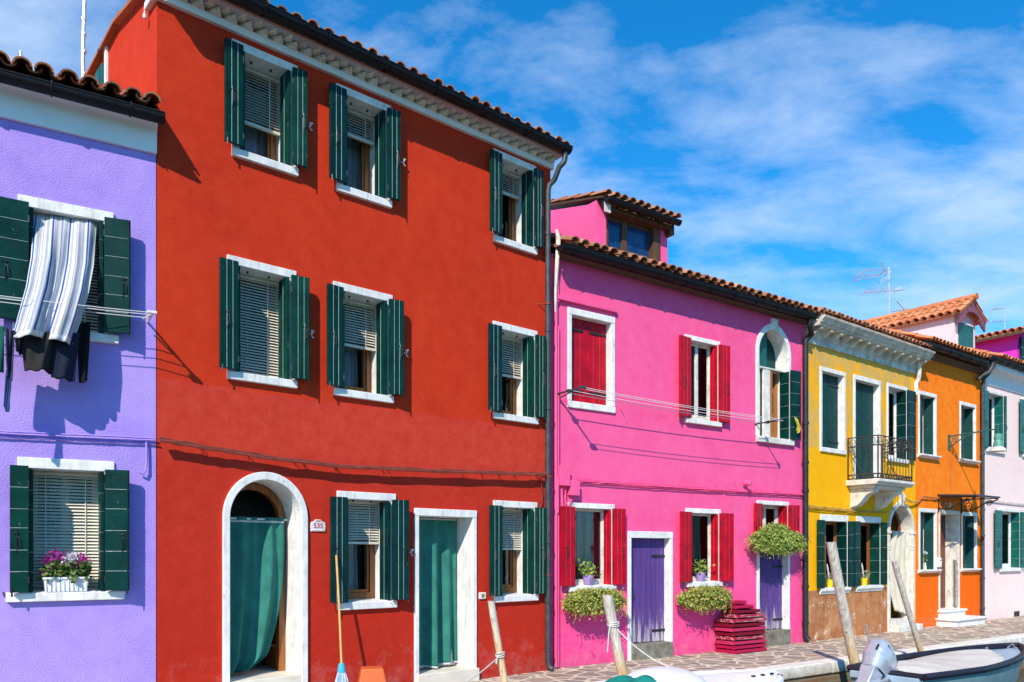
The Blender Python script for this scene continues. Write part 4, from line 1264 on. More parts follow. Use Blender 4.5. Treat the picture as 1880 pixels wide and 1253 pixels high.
# gabled dormer on the orange roof
yd = .9
gx0, gx1 = f.x(1752, yd), f.x(1790, yd); gz0 = zr + .3; gc = (gx0 + gx1) / 2; gza = f.z(1779, 558, yd); zO = f.z(1751, 579, yd); gz1 = zO + .16 * (gza - zO) / (gc - gx0 + .16); back = yd + 3.0
M_DPALE = stucco('pale_dormer_plaster', lin(236, 206, 208), lin(228, 196, 200), None, grain=50, strength=.3, wash=.3, stains=.05)
m = MB()
m.face([(gx0, yd, gz0 - .5), (gx1, yd, gz0 - .5), (gx1, yd, gz1), (gc, yd, gza), (gx0, yd, gz1)])
m.face([(gx0, yd, gz0 - .5), (gx0, yd, gz1), (gx0, back, gz1), (gx0, back, gz0 - .5)]); m.face([(gx1, yd, gz0 - .5), (gx1, back, gz0 - .5), (gx1, back, gz1), (gx1, yd, gz1)])
m.face([(gx0, back, gz0 - .5), (gx0, back, gz1), (gc, back, gza), (gx1, back, gz1), (gx1, back, gz0 - .5)])
D = h.part('dormer', m, M_DPALE)
m = MB()
ov = .16
for sgn, xe in ((-1, gx0), (1, gx1)):
    dz = (gza - gz1) / (gc - gx0)
    xo = xe + sgn * ov; zo = gz1 - ov * dz
    # tiles run down from the ridge to the eave, columns along the depth
    L = math.hypot(gc - xo, gza - zo); cols = int((back - yd + .3) / .2)
    sub = MB(); tiles(sub, yd - .26, back, 0, 0, L, 0, pitch=.2, rad=.085, rowl=.33)
    ang = math.atan2(gza - zo, abs(gc - xo))
    for v in sub.v:
        t, nn = v[1], v[2]
        m.v.append((xo - sgn * (t * math.cos(ang)) + sgn * nn * math.sin(ang), v[0], zo + t * math.sin(ang) + nn * math.cos(ang)))
    b = len(m.v) - len(sub.v)
    m.f += [tuple(i + b for i in q) for q in sub.f]; m.m += sub.m
    m.hexa([(xo, yd - .22, zo - .02), (gc, yd - .22, gza - .02), (gc, back, gza - .02), (xo, back, zo - .02), (xo, yd - .22, zo + .01), (gc, yd - .22, gza + .01), (gc, back, gza + .01), (xo, back, zo + .01)])
y = yd - .3
while y < back:
    m.tube([(gc, y, gza + .075), (gc, y + .36, gza + .065)], .085, 8); y += .33
h.part('dormer_roof', m, TILE_O, D, smooth=True)
m = MB(); pw = .16; pts_o = [(gx0 - .14, gz1 - .14 * dz - .02), (gc, gza - .03), (gx1 + .14, gz1 - .14 * dz - .02)]
inn = [(gx0 - .12, gz1 - .34), (gx0 + .12, gz1 - .22)] + [(gc + (gx1 - gx0) * .34 * math.cos(a), gz1 - .13 + .17 * math.sin(a)) for a in [pi - pi * i / 8 for i in range(9)]] + [(gx1 - .12, gz1 - .22), (gx1 + .12, gz1 - .34)]
m.prism(list(reversed(pts_o)) [::-1] and (list(inn) + list(reversed(pts_o))), yd - .2, yd - .16)
h.part('bargeboard', m, plain('flaking_plum_board', (.24, .08, .12, 1), .75, .6, 12, .4), D)
m = MB(); s0, s1 = f.x(1757, yd), f.x(1783, yd); sz0, sz1 = f.z(1757, 634, yd), f.z(1757, 592, yd)
leaf_panel(m, s1 - s0, sz1 - sz0, .04, 1, True, tfm(s0, yd - .03, sz0, 0)); h.part('dormer_shutter', m, [TEALP, GREEN], D)
m = MB(); m.box(s0 - .06, s0, yd - .03, yd, sz0, sz1 + .08); m.box(s1, s1 + .06, yd - .03, yd, sz0, sz1 + .08); m.box(s0, s1, yd - .03, yd, sz1, sz1 + .08); h.part('dormer_frame', m, M_DPALE, D)

# ---------------------------------------------------------------- pale pink house
f = F_PA
h = House('terraced_house', 'pale pink house with teal green shutters at the right edge', f, 1807, 2150, M_PALE, 5.0)
PAL = h
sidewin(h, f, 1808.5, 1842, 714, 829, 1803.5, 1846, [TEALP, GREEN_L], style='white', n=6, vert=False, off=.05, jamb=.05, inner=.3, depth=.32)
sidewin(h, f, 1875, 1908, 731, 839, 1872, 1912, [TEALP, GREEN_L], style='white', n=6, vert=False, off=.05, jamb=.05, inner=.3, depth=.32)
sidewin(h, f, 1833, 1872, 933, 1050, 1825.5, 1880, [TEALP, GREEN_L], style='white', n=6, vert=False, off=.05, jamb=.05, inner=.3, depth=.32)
zf = f.z(1843, 715.5); zg = f.z(1848, 672, -.32)
h.wall(zf + .6, zf + 1.6, 2.4)
m = MB(); prof = [(.05, zf), (-.03, zf), (-.04, zf + .12)] + [(-.04 - .22 * (1 - math.cos(a)), zf + .12 + .2 * math.sin(a)) for a in [pi / 2 * i / 6 for i in range(7)]] + [(-.27, zg + .05), (.05, zg + .05)]
m.extr(prof, h.x0 + .01, h.x1); h.part('cornice', m, SOFFIT, smooth=True)
gutter(h, f.x(1815, -.3), h.x1, -.32, zg + .08, .078, GUTTER, gap=.4)
xp = f.x(1811, -.2)
m = MB(); m.tube([(xp + .06, -.3, zg + .02), (xp + .06, -.3, zg - .12), (xp, -.26, zg - .24), (xp - .14, -.14, zg - .34), (xp - .2, -.1, zg - .42)], .05, 9); h.part('downpipe', m, PIPE, smooth=True)
m = MB(); zr = zg + .14
slab(m, h.x0, h.x1, -.2, zr - .02, 2.4, zr + 2.6 * .40, .04); slab(m, h.x0, h.x1, 2.4, zr + 2.6 * .4, 5.3, zr, .04)
tiles(m, h.x0 + .02, h.x0 + 4.0, -.34, zr, 2.4, zr + 2.74 * .40, pitch=.165, rad=.07); h.part('roof', m, TILE_O, smooth=True)
m = MB(); xx, zz = f.at(1866, 1127); m.box(xx - .14, xx + .14, -.02, .02, zz - .06, zz + .06); h.part('drain_hole_block', m, IRON)  # dark block standing in for a drain hole
m = MB()
for k in range(2): m.tube(sag((h.x0, -.04, f.z(1808, 918) - .02 * k), (h.x1, -.04, f.z(1880, 930) - .02 * k - .0), .02, 20, .008), .01, 5)
h.part('cable', m, WHITE_D, smooth=True)

# ---------------------------------------------------------------- magenta house behind
yb_ = 1.3
cx = f.x(1867, yb_); zE = f.z(1867, 609, yb_)
gl = F_PA.world(cx, yb_, 0)
h = House.__new__(House)
h.fr = f; h.root = thing('terraced_house', 'magenta house rising behind the pale pink roof at the far right', 'house', gl, f.phi)
h.holes = []
m = MB(); W = 6.0; Dp = 6.5
m.box(0, W, 0, Dp, 0, zE); h.part('wall', m, M_MAGENTA)
m = MB(); m.hexa([(-.35, -.3, zE - .12), (W / 2, -.3, zE + .55), (W / 2, Dp, zE + .55), (-.35, Dp, zE - .12), (-.35, -.3, zE - .07), (W / 2, -.3, zE + .60), (W / 2, Dp, zE + .60), (-.35, Dp, zE - .07)])
m.hexa([(W / 2, -.3, zE + .55), (W + .35, -.3, zE - .12), (W + .35, Dp, zE - .12), (W / 2, Dp, zE + .55), (W / 2, -.3, zE + .60), (W + .35, -.3, zE - .07), (W + .35, Dp, zE - .07), (W / 2, Dp, zE + .60)])
sub = MB(); L = math.hypot(W / 2 + .35, .67); tiles(sub, -.32, Dp, 0, 0, L, 0, pitch=.2, rad=.085, rowl=.36, pans=True)
ang = math.atan2(.67, W / 2 + .35)
b = len(m.v)
for v in sub.v: m.v.append((-.38 + v[1] * math.cos(ang) - v[2] * math.sin(ang), v[0], zE - .08 + v[1] * math.sin(ang) + v[2] * math.cos(ang)))
m.f += [tuple(i + b for i in q) for q in sub.f]; m.m += sub.m
h.part('roof', m, TILE_O, smooth=True)
m = MB(); m.box(-.36, -.33, -.3, Dp, zE - .17, zE - .09); h.part('eaves_board', m, OAK)
m = MB(); leaf_panel(m, .5, 1.15, .04, 4, False, tfm(.12, -.06, zE - 1.3, 0)); leaf_panel(m, .5, 1.15, .04, 4, False, tfm(1.1, -.06, zE - 1.3, 0)); h.part('shutter', m, [GREEN, GREEN_L])
m = MB(); m.box(.62, 1.1, -.02, .0, zE - 1.3, zE - .15); h.part('window', m, OAK)
# ------------------------------------------------------------------ quay, water, ground
B2 = Vector((5.02, 12.02)); C2 = Vector((9.79, 15.40))
A2 = B2 - F_PI.d * 6.0; A1 = A2 - F_RE.d * 14.0
dC = (C2 - B2).normalized(); D2 = C2 + dC * 60
edge = [A1, A2, B2, C2, D2]
def inner_edge(w):
    out = []
    for i, p in enumerate(edge):
        a = (edge[min(i + 1, 4)] - edge[max(i - 1, 0)]).normalized()
        out.append(p + Vector((-a.y, a.x)) * w)
    return out
KW = .27
ie = inner_edge(KW - .01)
pv = NT('crazy_paving_stone')
pc = pv.coord((1.0, 1.0, 1.0), rot=(0, 0, -F_PI.phi)); wob = pv.noise(2.6, 3, .5)
va = pv.t.nodes.new('ShaderNodeVectorMath'); va.operation = 'ADD'
mm_ = pv.t.nodes.new('ShaderNodeVectorMath'); mm_.operation = 'SCALE'; mm_.inputs['Scale'].default_value = .14
pv.l(pv.t.nodes.new('ShaderNodeTexNoise').outputs[1], mm_.inputs[0])
pv.l(pc, va.inputs[0]); pv.l(mm_.outputs[0], va.inputs[1])
v1 = pv.t.nodes.new('ShaderNodeTexVoronoi'); v1.feature = 'DISTANCE_TO_EDGE'; v1.inputs['Scale'].default_value = 3.5; pv.l(va.outputs[0], v1.inputs['Vector'])
v2 = pv.t.nodes.new('ShaderNodeTexVoronoi'); v2.feature = 'F1'; v2.inputs['Scale'].default_value = 3.5; pv.l(va.outputs[0], v2.inputs['Vector'])
sp = pv.t.nodes.new('ShaderNodeSeparateColor'); pv.l(v2.outputs['Color'], sp.inputs[0])
slabc = pv.ramp(sp.outputs[0], [(0, (.20, .14, .115, 1)), (.3, (.32, .25, .21, 1)), (.55, (.25, .19, .165, 1)), (.8, (.40, .31, .24, 1)), (1, (.40, .25, .18, 1))])
slabc = pv.mix(pv.ramp(pv.noise(16, 6, .7), [(.4, 0.0), (.75, .5)]), slabc, (.42, .36, .30, 1))
jm = pv.ramp(v1.outputs['Distance'], [(.045, 0.0), (.085, 1.0)])
jc = pv.ramp(pv.noise(9, 5, .6), [(.3, (.52, .45, .34, 1)), (.7, (.74, .66, .52, 1))])
pcol = pv.mix(jm, jc, slabc)
pn = pv.bump(jm, .5, .012); pn = pv.bump(pv.noise(50, 5, .6), .3, .005, pn)
PAVE = pv.done(pcol, .85, pn, 0, .2)
m = MB()
far = [Vector((300, 320)), Vector((-300, 320)), Vector((-300, -20))]
pts = ie + far
m.face([(p.x, p.y, 0) for p in pts])
tag(m.build('pavement', PAVE), kind='structure')
kt = NT('white_istrian_kerb')
kc = kt.ramp(kt.noise(5, 7, .65), [(.3, (.60, .56, .48, 1)), (.62, (.80, .77, .70, 1))])
kc = kt.mix(kt.ramp(kt.noise(12, 6, .7), [(.58, 0.0), (.68, .6)]), kc, (.42, .38, .31, 1))
kz = kt.math('ADD', kt.math('MULTIPLY', kt.xyz()[2], -3.6), kt.math('MULTIPLY', kt.math('SUBTRACT', kt.noise(6, 6, .7), .5), 1.1))
kc = kt.mix(kt.ramp(kz, [(.12, 0.0), (.62, .7)]), kc, (.26, .25, .15, 1))
KERB = kt.done(kc, .75, kt.bump(kt.noise(30, 6, .7), .6, .008), 0, .2)
m = MB()
for i in range(4):
    a, b = edge[i], edge[i + 1]; L = (b - a).length; u = (b - a) / L; nn = Vector((-u.y, u.x)); t = 0.0
    if i == 3: L = 14
    while t < L - .02:
        t2 = min(L, t + rnd(1.1, 1.6)); g = .005; dz = rnd(-.004, .004)
        q = [a + u * (t + g), a + u * (t2 - g), a + u * (t2 - g) + nn * KW, a + u * (t + g) + nn * KW]
        m.hexa([(p.x, p.y, -.165 + dz) for p in q] + [(p.x, p.y, .006 + dz) for p in q]); t = t2
k = m.build('kerb', KERB, bevel=.018); tag(k, kind='structure')
bq = NT('old_canal_brick'); bt = bq.t.nodes.new('ShaderNodeTexBrick')
uvm = bq.t.nodes.new('ShaderNodeUVMap'); bq.l(uvm.outputs[0], bt.inputs['Vector'])
bt.inputs['Color1'].default_value = (.28, .10, .05, 1); bt.inputs['Color2'].default_value = (.20, .15, .08, 1); bt.inputs['Mortar'].default_value = (.24, .22, .16, 1)
bt.inputs['Scale'].default_value = 1; bt.inputs['Brick Width'].default_value = .24; bt.inputs['Row Height'].default_value = .07; bt.inputs['Mortar Size'].default_value = .010
bc = bq.mix(bq.ramp(bq.noise(5, 6, .7), [(.4, 0.0), (.7, .8)]), bt.outputs[0], (.12, .13, .07, 1))
QW = bq.done(bc, .9, bq.bump(bt.outputs['Fac'], -.5, .01), 0, .2)
m = MB(); uv = []
dist = 0
for i in range(4):
    a, b = edge[i], edge[i + 1]; L = (b - a).length; u = (b - a) / L; nn = Vector((-u.y, u.x)) * .03
    a2, b2 = a + nn, b + nn
    m.face([(a2.x, a2.y, -1.6), (b2.x, b2.y, -1.6), (b2.x, b2.y, -.16), (a2.x, a2.y, -.16)])
    uv += [(dist, -1.6), (dist + L, -1.6), (dist + L, -.16), (dist, -.16)]; dist += L
o = m.build('canal_wall', QW, fix=False)
ul = o.data.uv_layers.new(name='UVMap')
for i, p in enumerate(uv): ul.data[i].uv = p
tag(o, 'old brick canal wall under the white kerb stones', 'wall')
w = NT('green_canal_water')
wn = w.bump(w.noise(1.0, 4, .6, w.coord((2.2, 3.6, 1), rot=(0, 0, -F_PI.phi)), .8), .35, .12)
WATER = w.done((.020, .036, .024, 1), .06, wn, 0, .5); w.b.inputs['IOR'].default_value = 1.33
m = MB(); m.face([(-320, -320, -.62), (320, -320, -.62), (320, 320, -.62), (-320, 320, -.62)])
tag(m.build('water', WATER), kind='structure')

# ------------------------------------------------------------------ mooring posts and ropes
def post_mat(name, ztone):
    t = NT(name); g = t.noise(1.0, 7, .65, t.coord((38, 38, 2.2)), .4)
    top = t.ramp(g, [(.3, (.26, .225, .19, 1)), (.5, (.54, .48, .41, 1)), (.7, (.74, .69, .61, 1))])
    low = t.ramp(g, [(.3, (.46, .29, .13, 1)), (.65, (.76, .57, .34, 1))])
    z = t.math('ADD', t.xyz()[2], t.math('MULTIPLY', t.noise(3, 4), .3))
    f = t.ramp(t.math('ADD', t.math('MULTIPLY', t.math('SUBTRACT', ztone, z), 3.0), .5), [(0, 0.0), (1, 1.0)])
    col = t.mix(f, top, low)
    cr = t.noise(1.0, 3, .5, t.coord((55, 55, 1.3)), .3)
    col = t.mix(t.ramp(cr, [(.62, 0.0), (.68, .8)]), col, (.10, .085, .07, 1))
    return t.done(col, .85, t.bump(g, .6, .012), 0, .2)
def post(fr, y, top, base, r, zt, label, name='mooring_post'):
    xb, zb = fr.at(base[0], base[1], y); xt, zt_ = fr.at(top[0], top[1], y)
    s = (xt - xb) / (zt_ - zb); z0 = -1.4; x0 = xb + (z0 - zb) * s
    o = fr.world(x0, y, z0)
    m = MB(); H = zt_ - z0; pts = []; rad = []
    for i in range(25):
        t = i / 24
        pts.append((s * H * t + math.sin(t * 7 + r * 90) * .006, math.cos(t * 5 + r * 50) * .006, H * t)); rad.append(r * (1.06 - .10 * t) * rnd(.985, 1.015))
    n0 = len(m.v); m.tube(pts, rad, 14)
    for i in range(len(m.v) - 14, len(m.v)):   # slanted, split top
        v = m.v[i]; m.v[i] = (v[0], v[1], v[2] + (v[0] - pts[-1][0]) * -.25 + rnd(-.01, .01))
    p = m.build(name, post_mat(name + '_wood', zt + 1.4), loc=o, rot=fr.phi, smooth=True)
    tag(p, label, 'post', 'leaning wooden mooring posts along the canal')
    return lambda z: fr.world(x0 + (z - z0) * s, y, z)
pD = post(F_RE, -1.85, (903, 1105), (927, 1262), .036, .95, 'thin leaning wooden post with rope in front of the red house')
pC = post(F_PI, -1.90, (1115, 1094), (1146, 1246), .062, .55, 'grey leaning wooden post with rope tied round it before the pink house')
pA = post(F_YE, -2.15, (1525, 996), (1573, 1234), .068, .55, 'thick cracked grey leaning post before the yellow house windows')
pB = post(F_OR, -2.30, (1642, 1030), (1691, 1199), .044, .4, 'slim grey leaning post in front of the yellow house archway')
ROPE = plain('pale_mooring_rope', (.62, .60, .55, 1), .9, .2, 40, .5, 160)
def rope(name, pts, r, label, coil=None):
    m = MB(); m.tube(pts, r, 7)
    if coil:
        c, rr, n, s = coil
        for k in range(n):
            m.tube([(c.x + rr * math.cos(a), c.y + rr * math.sin(a), c.z + k * r * 2.1 + .012 * math.sin(a + k)) for a in [2 * pi * i / 18 for i in range(19)]], r, 6)
        m.tube([tuple(c + Vector((-rr * .6, -rr * .8, 0))), tuple(c + Vector((-rr * .9, -rr * 1.1, -.08))), tuple(c + Vector((-rr * 1.1, -rr * 1.0, -s)))], r, 6)
    o = m.build(name, ROPE, smooth=True); tag(o, label, 'rope', 'mooring ropes'); return o
def ptz(fr, y, px, py): x, z = fr.at(px, py, y); return z
zC = ptz(F_PI, -1.9, 1126, 1148); cC = pC(zC)
e = F_PI.world(*(lambda q: (q[0], -2.7, q[1]))(F_PI.at(1262, 1234, -2.7)))
rope('mooring_rope', sag((cC.x, cC.y, zC), tuple(e), .10, 16, 0, 0), .0065, 'white rope knotted round the grey post before the pink house', (cC, .068, 3, .30))
zD = ptz(F_RE, -1.85, 917, 1204); cD = pD(zD)
e = F_RE.world(*(lambda q: (q[0], -2.6, q[1]))(F_RE.at(790, 1290, -2.6)))
rope('mooring_rope', sag((cD.x, cD.y, zD), tuple(e), .04, 12, 0, 0), .006, 'taut rope from the thin post before the red house', (cD, .042, 3, .05))

# ------------------------------------------------------------------ boats
def boat_shell(L, beam, zg0, zgb, keel, rail_mat, hull_mat, root, rake=.45, stern=.78, sharp=2.4):
    b = lambda u: beam * (stern + (1 - stern) * min(1, u / .35)) * (1 - max(0, (u - .25) / .75) ** sharp) ** .75
    zg = lambda u: zg0 + (zgb - zg0) * u ** 2.2
    def pt(u, v):
        sgn = -1 if v < .5 else 1; q = abs(v - .5) * 2      # 0 keel .. 1 gunwale
        h = q ** 1.5; y = b(u) * sgn * (q ** .55); k = keel * (1 - .25 * u ** 4); z = k + (zg(u) - k) * h
        return (L * u - rake * (1 - h) * u ** 3, y, z)
    m = MB(); m.grid(pt, 40, 28)
    m.face([pt(0, v / 20) for v in range(21)])
    hull = m.build('hull', hull_mat, root, smooth=True, fix=True)
    m = MB()
    rail = [(L * u, -b(u), zg(u)) for u in [i / 40 for i in range(41)]] + [(L * u, b(u), zg(u)) for u in [1 - i / 40 for i in range(1, 41)]]
    m.tube(rail, .045, 8); m.tube([(0, -b(0), zg(0)), (0, b(0), zg(0))], .04, 8)
    m.build('rub_rail', rail_mat, root, smooth=True)
    return b, zg
HULL = plain('blue_grey_hull_paint', (.16, .28, .32, 1), .3, .25, 3, .05, 40, spec=.5)
NAVY = plain('dark_rubbing_rubber', (.014, .013, .026, 1), .5, .3, 10, .2, 60)
TARP = plain('pale_grey_boat_cover', (.58, .55, .49, 1), .8, .12, 4, .3, 220)
DECK = plain('pale_blue_deck', (.34, .45, .56, 1), .35, .12, 4, .08, 60)
SILV = plain('silver_motor_paint', (.52, .56, .64, 1), .25, .06, 8, .03, 60, metal=.45, spec=.6)
CHR = plain('bare_aluminium', (.55, .57, .60, 1), .3, .2, 20, .1, 60, metal=.8)
d = F_PI.d; n_ = F_PI.n
bow = Vector((7.86, 12.52)); Lb = 3.75; st = bow - d * Lb
bt_ = thing('motor_boat', 'blue grey boat with dark rubber rail and pale grey cover moored at the right', 'boat', (st.x, st.y, 0), F_PI.phi)
b, zg = boat_shell(Lb, .64, .06, .16, -.95, NAVY, HULL, bt_)
m = MB()
def cov(u, v):
    uu = .02 + u * .72; w = (b(uu) - .07) * (1 if u < .6 else math.sqrt(max(0, 1 - ((u - .6) / .4) ** 2.4)) )
    s = v * 2 - 1
    return (Lb * uu, w * s, zg(uu) - .015 + .07 * (1 - s * s) + .012 * math.sin(u * 30 + s * 4) * (1 - s * s) + .02 * math.sin(u * 9))
m.grid(cov, 40, 16); m.build('boat_cover', TARP, bt_, smooth=True)
m = MB()
def dk(u, v):
    uu = .5 + u * .495; s = v * 2 - 1
    return (Lb * uu, (b(uu) - .03) * s, zg(uu) - .05 + .03 * (1 - s * s))
m.grid(dk, 24, 10); m.build('fore_deck', DECK, bt_, smooth=True)
m = MB(); m.tube([(Lb * .78, .1, zg(.78)), (Lb * .78, .1, zg(.78) + .05), (Lb * .78 + .05, .1, zg(.78) + .06), (Lb * .78 + .06, .1, zg(.78))], .01, 6)
m.tube([(Lb * .94, -.06, zg(.94) - .02), (Lb * .95, 0, zg(.94) + .05), (Lb * .94, .06, zg(.94) - .02)], .012, 6); m.build('cleat', CHR, bt_, smooth=True)
m = MB(); m.box(-.06, .1, -.46, .46, -.05, .04); m.build('transom_seat', DECK, bt_, bevel=.01)
# registration letters on the near bow side, cut by the frame
def text_mesh(body, size, mat, name, parent, mtx, ext=.002):
    cu = bpy.data.curves.new(name, 'FONT'); cu.body = body; cu.size = size; cu.extrude = ext; cu.align_x = 'CENTER'; cu.align_y = 'CENTER'
    t = bpy.data.objects.new(name, cu); COL.objects.link(t); bpy.context.view_layer.update()
    me = bpy.data.meshes.new_from_object(t.evaluated_get(bpy.context.evaluated_depsgraph_get()))
    bpy.data.objects.remove(t)
    me.name = name; me.materials.clear(); me.materials.append(mat)
    o = bpy.data.objects.new(name, me); COL.objects.link(o); o.parent = parent; o.matrix_local = mtx; return o
# tilted outboard motor clamped to the transom
AX = Matrix.Rotation(R(-36), 3, 'Y') @ Matrix.Identity(3)
mo = Vector((-.22, .06, .06))
Tm = lambda p: mo + Matrix.Rotation(R(36), 3, 'Y') @ Vector(p)
m = MB()
def cowl(u, v):
    a = 2 * pi * u; t = v
    prof = (math.sin(pi * min(1, t * .5 + .5)) if t > .55 else 1)
    rr = [(0, .74), (.03, .80), (.28, .94), (.30, .97), (.34, .97), (.36, 1.02), (.62, 1.03), (.8, 1.0), (.9, .93), (.96, .76), (.99, .5), (1, 0.0)]
    for (t0, r0), (t1, r1) in zip(rr[:-1], rr[1:]):
        if t0 <= t <= t1: k = r0 + (r1 - r0) * (t - t0) / (t1 - t0); break
    c, s = math.cos(a), math.sin(a)
    x = .215 * k * math.copysign(abs(c) ** .75, c) ; y = .165 * k * math.copysign(abs(s) ** .75, s)
    return Tm((x + .03 + .05 * t, y, .05 + .36 * t - .08 * x / .20 * t))
m.grid(cowl, 36, 40)
om = m.build('outboard_motor', SILV, bt_, smooth=True)
m = MB(); m.hexa([Tm(p) for p in ((-.10, -.07, -.32), (.06, -.07, -.32), (.06, .07, -.32), (-.10, .07, -.32), (-.13, -.10, .05), (.10, -.10, .05), (.10, .10, .05), (-.13, .10, .05))])
m.hexa([Tm(p) for p in ((-.02, -.135, -.20), (.16, -.135, -.05), (.16, .135, -.05), (-.02, .135, -.20), (-.06, -.14, -.15), (.14, -.14, .02), (.14, .14, .02), (-.06, .14, -.15))])
m.hexa([Tm(p) for p in ((-.22, -.03, -.52), (.08, -.03, -.52), (.08, .03, -.52), (-.22, .03, -.52), (-.2, -.06, -.30), (.08, -.06, -.3), (.08, .06, -.3), (-.2, .06, -.3))])
m.hexa([Tm(p) for p in ((-.36, -.11, -.50), (.1, -.08, -.50), (.1, .08, -.50), (-.36, .11, -.50), (-.34, -.11, -.475), (.1, -.08, -.475), (.1, .08, -.475), (-.34, .11, -.475))])
m.build('motor_leg', SILV, om, smooth=True, bevel=.012)
m = MB()
for _ in range(34):
    p = Vector((rnd(.17, .36), rnd(-.22, .06), rnd(-.10, .30))); q = p + Vector((rnd(-.12, .12), rnd(-.08, .08), rnd(-.12, .12)))
    m.tube([Tm(p), Tm(q)], rnd(.008, .02), 6)
m.box(.0, .12, -.12, .22, -.06, .12)
m.build('motor_bracket', CHR, om)
m = MB(); m.tube([Tm((.16, -.05, .06)), Tm((.36, -.08, .14)), Tm((.5, -.1, .22))], [.018, .02, .026], 8)
for _ in range(14):
    p = Vector((rnd(.16, .36), rnd(-.21, .05), rnd(-.10, .28))); m.lathe([(.0, -.03), (.03, -.02), (.03, .03), (0, .035)], Tm(p), 8)
m.tube([Tm((-.16, -.06, .34)), Tm((-.172, -.06, .26))], .014, 6)
m.build('tiller', IRON, om, smooth=True)
m = MB(); m.tube([Tm((-.10, -.148, .38)), Tm((.06, -.165, .33)), Tm((.2, -.14, .24)), Tm((.275, -.06, .16))], .005, 4)
m.build('cowl_seam', IRON, om)
m = MB(); m.tube([Tm((-.02, .1, .30)), Tm((-.26, .14, .56))], .011, 6); m.build('aerial_rod', CHR, om)
m = MB()
m.hexa([Tm(p) for p in ((-.25, -.062, -.42), (-.16, -.06, -.42), (-.16, -.058, -.42), (-.25, -.058, -.42), (-.21, -.062, -.34), (-.15, -.06, -.34), (-.15, -.058, -.34), (-.21, -.058, -.34))])
m.build('red_mark', RED_B, om)

# white boat in the bottom middle with teal cloth and domed cover
WHB = plain('white_boat_gelcoat', (.80, .81, .81, 1), .5, .1, 4, .05, 60, spec=.25)
bow = Vector((3.02, 9.30)); Lw = 3.6; st = bow - d * Lw
wb = thing('motor_boat', 'white boat with domed white cover at the bottom middle edge', 'boat', (st.x, st.y, 0), F_PI.phi)
b, zg = boat_shell(Lw, .68, .17, .20, -.9, WHB, WHB, wb, rake=.25, stern=.85, sharp=3.5)
m = MB()
def dk2(u, v):
    uu = .0 + u * .995; s = v * 2 - 1
    return (Lw * uu, (b(uu) - .02) * s, zg(uu) + .0 + .06 * (1 - abs(s) ** 2.5))
m.grid(dk2, 40, 12); m.build('fore_deck', WHB, wb, smooth=True)
m = MB(); c0 = Vector((Lw - 1.80, .0, .165))
def dome(u, v):
    a = 2 * pi * u; t = v * pi / 2
    return c0 + Vector((.50 * math.cos(t) * math.cos(a) , .45 * math.cos(t) * math.sin(a), .26 * math.sin(t) ** .9))
m.grid(dome, 32, 12); m.build('cover', plain('white_vinyl_cover', (.74, .75, .77, 1), .45, .08, 3, .08, 60), wb, smooth=True)
m = MB()
for k in range(3): m.box(Lw - .62 + k * .16, Lw - .58 + k * .16, -.20, -.17, .245, .26)
m.tube([(Lw - .26, -.30, .225), (Lw - .2, -.26, .235), (Lw - .2, -.2, .24)], .008, 6); m.build('deck_fitting', IRON, wb)
TEALC = cloth('teal_tarpaulin', (.015, .24, .20, 1), (.008, .16, .135, 1), .7, .1)
m = MB(); tx0 = Lw - 2.55
def tarp(u, v):
    x = tx0 + u * .95; y = -.42 + v * .84
    r = max(0, 1 - ((u - .5) / .5) ** 2) ** .6 * max(0, 1 - ((v - .5) / .5) ** 2) ** .6
    return (x + .03 * math.sin(v * 12), y + .03 * math.sin(u * 11), .19 + .15 * r + .03 * math.sin(u * 13 + v * 5) * r + .02 * math.sin(u * 5 - v * 17))
m.grid(tarp, 44, 30)
o = m.build('tarpaulin', TEALC, smooth=True, solid=.006, loc=(st.x, st.y, 0), rot=F_PI.phi)
tag(o, 'crumpled teal tarpaulin lying on the white boat', 'tarpaulin')

# ------------------------------------------------------------------ door curtains
TEAL_C = cloth('teal_door_curtain', (.040, .215, .172, 1), (.024, .145, .118, 1), .85, .05, 260)
HEM = cloth('white_hem', (.8, .8, .8, 1), (.7, .7, .7, 1))
def rodm(mb, x0, x1, y, z): mb.tube([(x0, y, z), (x1, y, z)], .010, 7)
xi0, xi1, zs, zst = ARCH_DOOR
f = F_RE; yc = .30
t = on(f, 'door_curtain', 'teal curtain gathered to one side in the white arched doorway', 'curtain', xi0, 0, 0, 'door curtains')
W = f.x(516, yc) - f.x(419, yc); W = xi1 - .07 - xi0; ztop = f.z(470, 950, yc); zbot = f.z(440, 1238, yc)
def cur1(u, v):
    q = 1 - v                     # 0 top .. 1 bottom
    right = W * (1 - .31 * q ** 2.6) if q < .92 else W * (1 - .31 * q ** 2.6) - (q - .92) * 1.6
    x = .01 + right * u
    bulge = .05 * math.sin(pi * q)
    return (x, yc - .02 - bulge * u + (.018 + .045 * q) * math.sin(u * 13 * (1 + .1 * math.sin(q * 2)) + .8 * q) + .022 * math.sin(u * 29 + 1.5) * (1 - .3 * q), zbot + (ztop - zbot) * v + .05 * u * (1 - v))
m = MB(); m.grid(cur1, 70, 40); m.build('cloth', TEAL_C, t, smooth=True, solid=.004)
m = MB(); m.grid(lambda u, v: Vector(cur1(u, .965 + v * .012)) + Vector((0, -.006, 0)), 70, 1); m.build('hem', HEM, t, smooth=True)
m = MB(); rodm(m, .0, W + .06, yc - .01, ztop - .02); m.build('rod', WHITE, t)
op = RECT_DOOR; yc = .26
t = on(f, 'door_curtain', 'teal curtain hanging straight in the rectangular white doorway', 'curtain', op[0], 0, 0, 'door curtains')
W2_ = f.x(841, yc) - op[0]; W2_ = max(.55, min(op[1] - op[0] - .03, W2_)); ztop = f.z(800, 951, yc); zbot = op[2] + .03
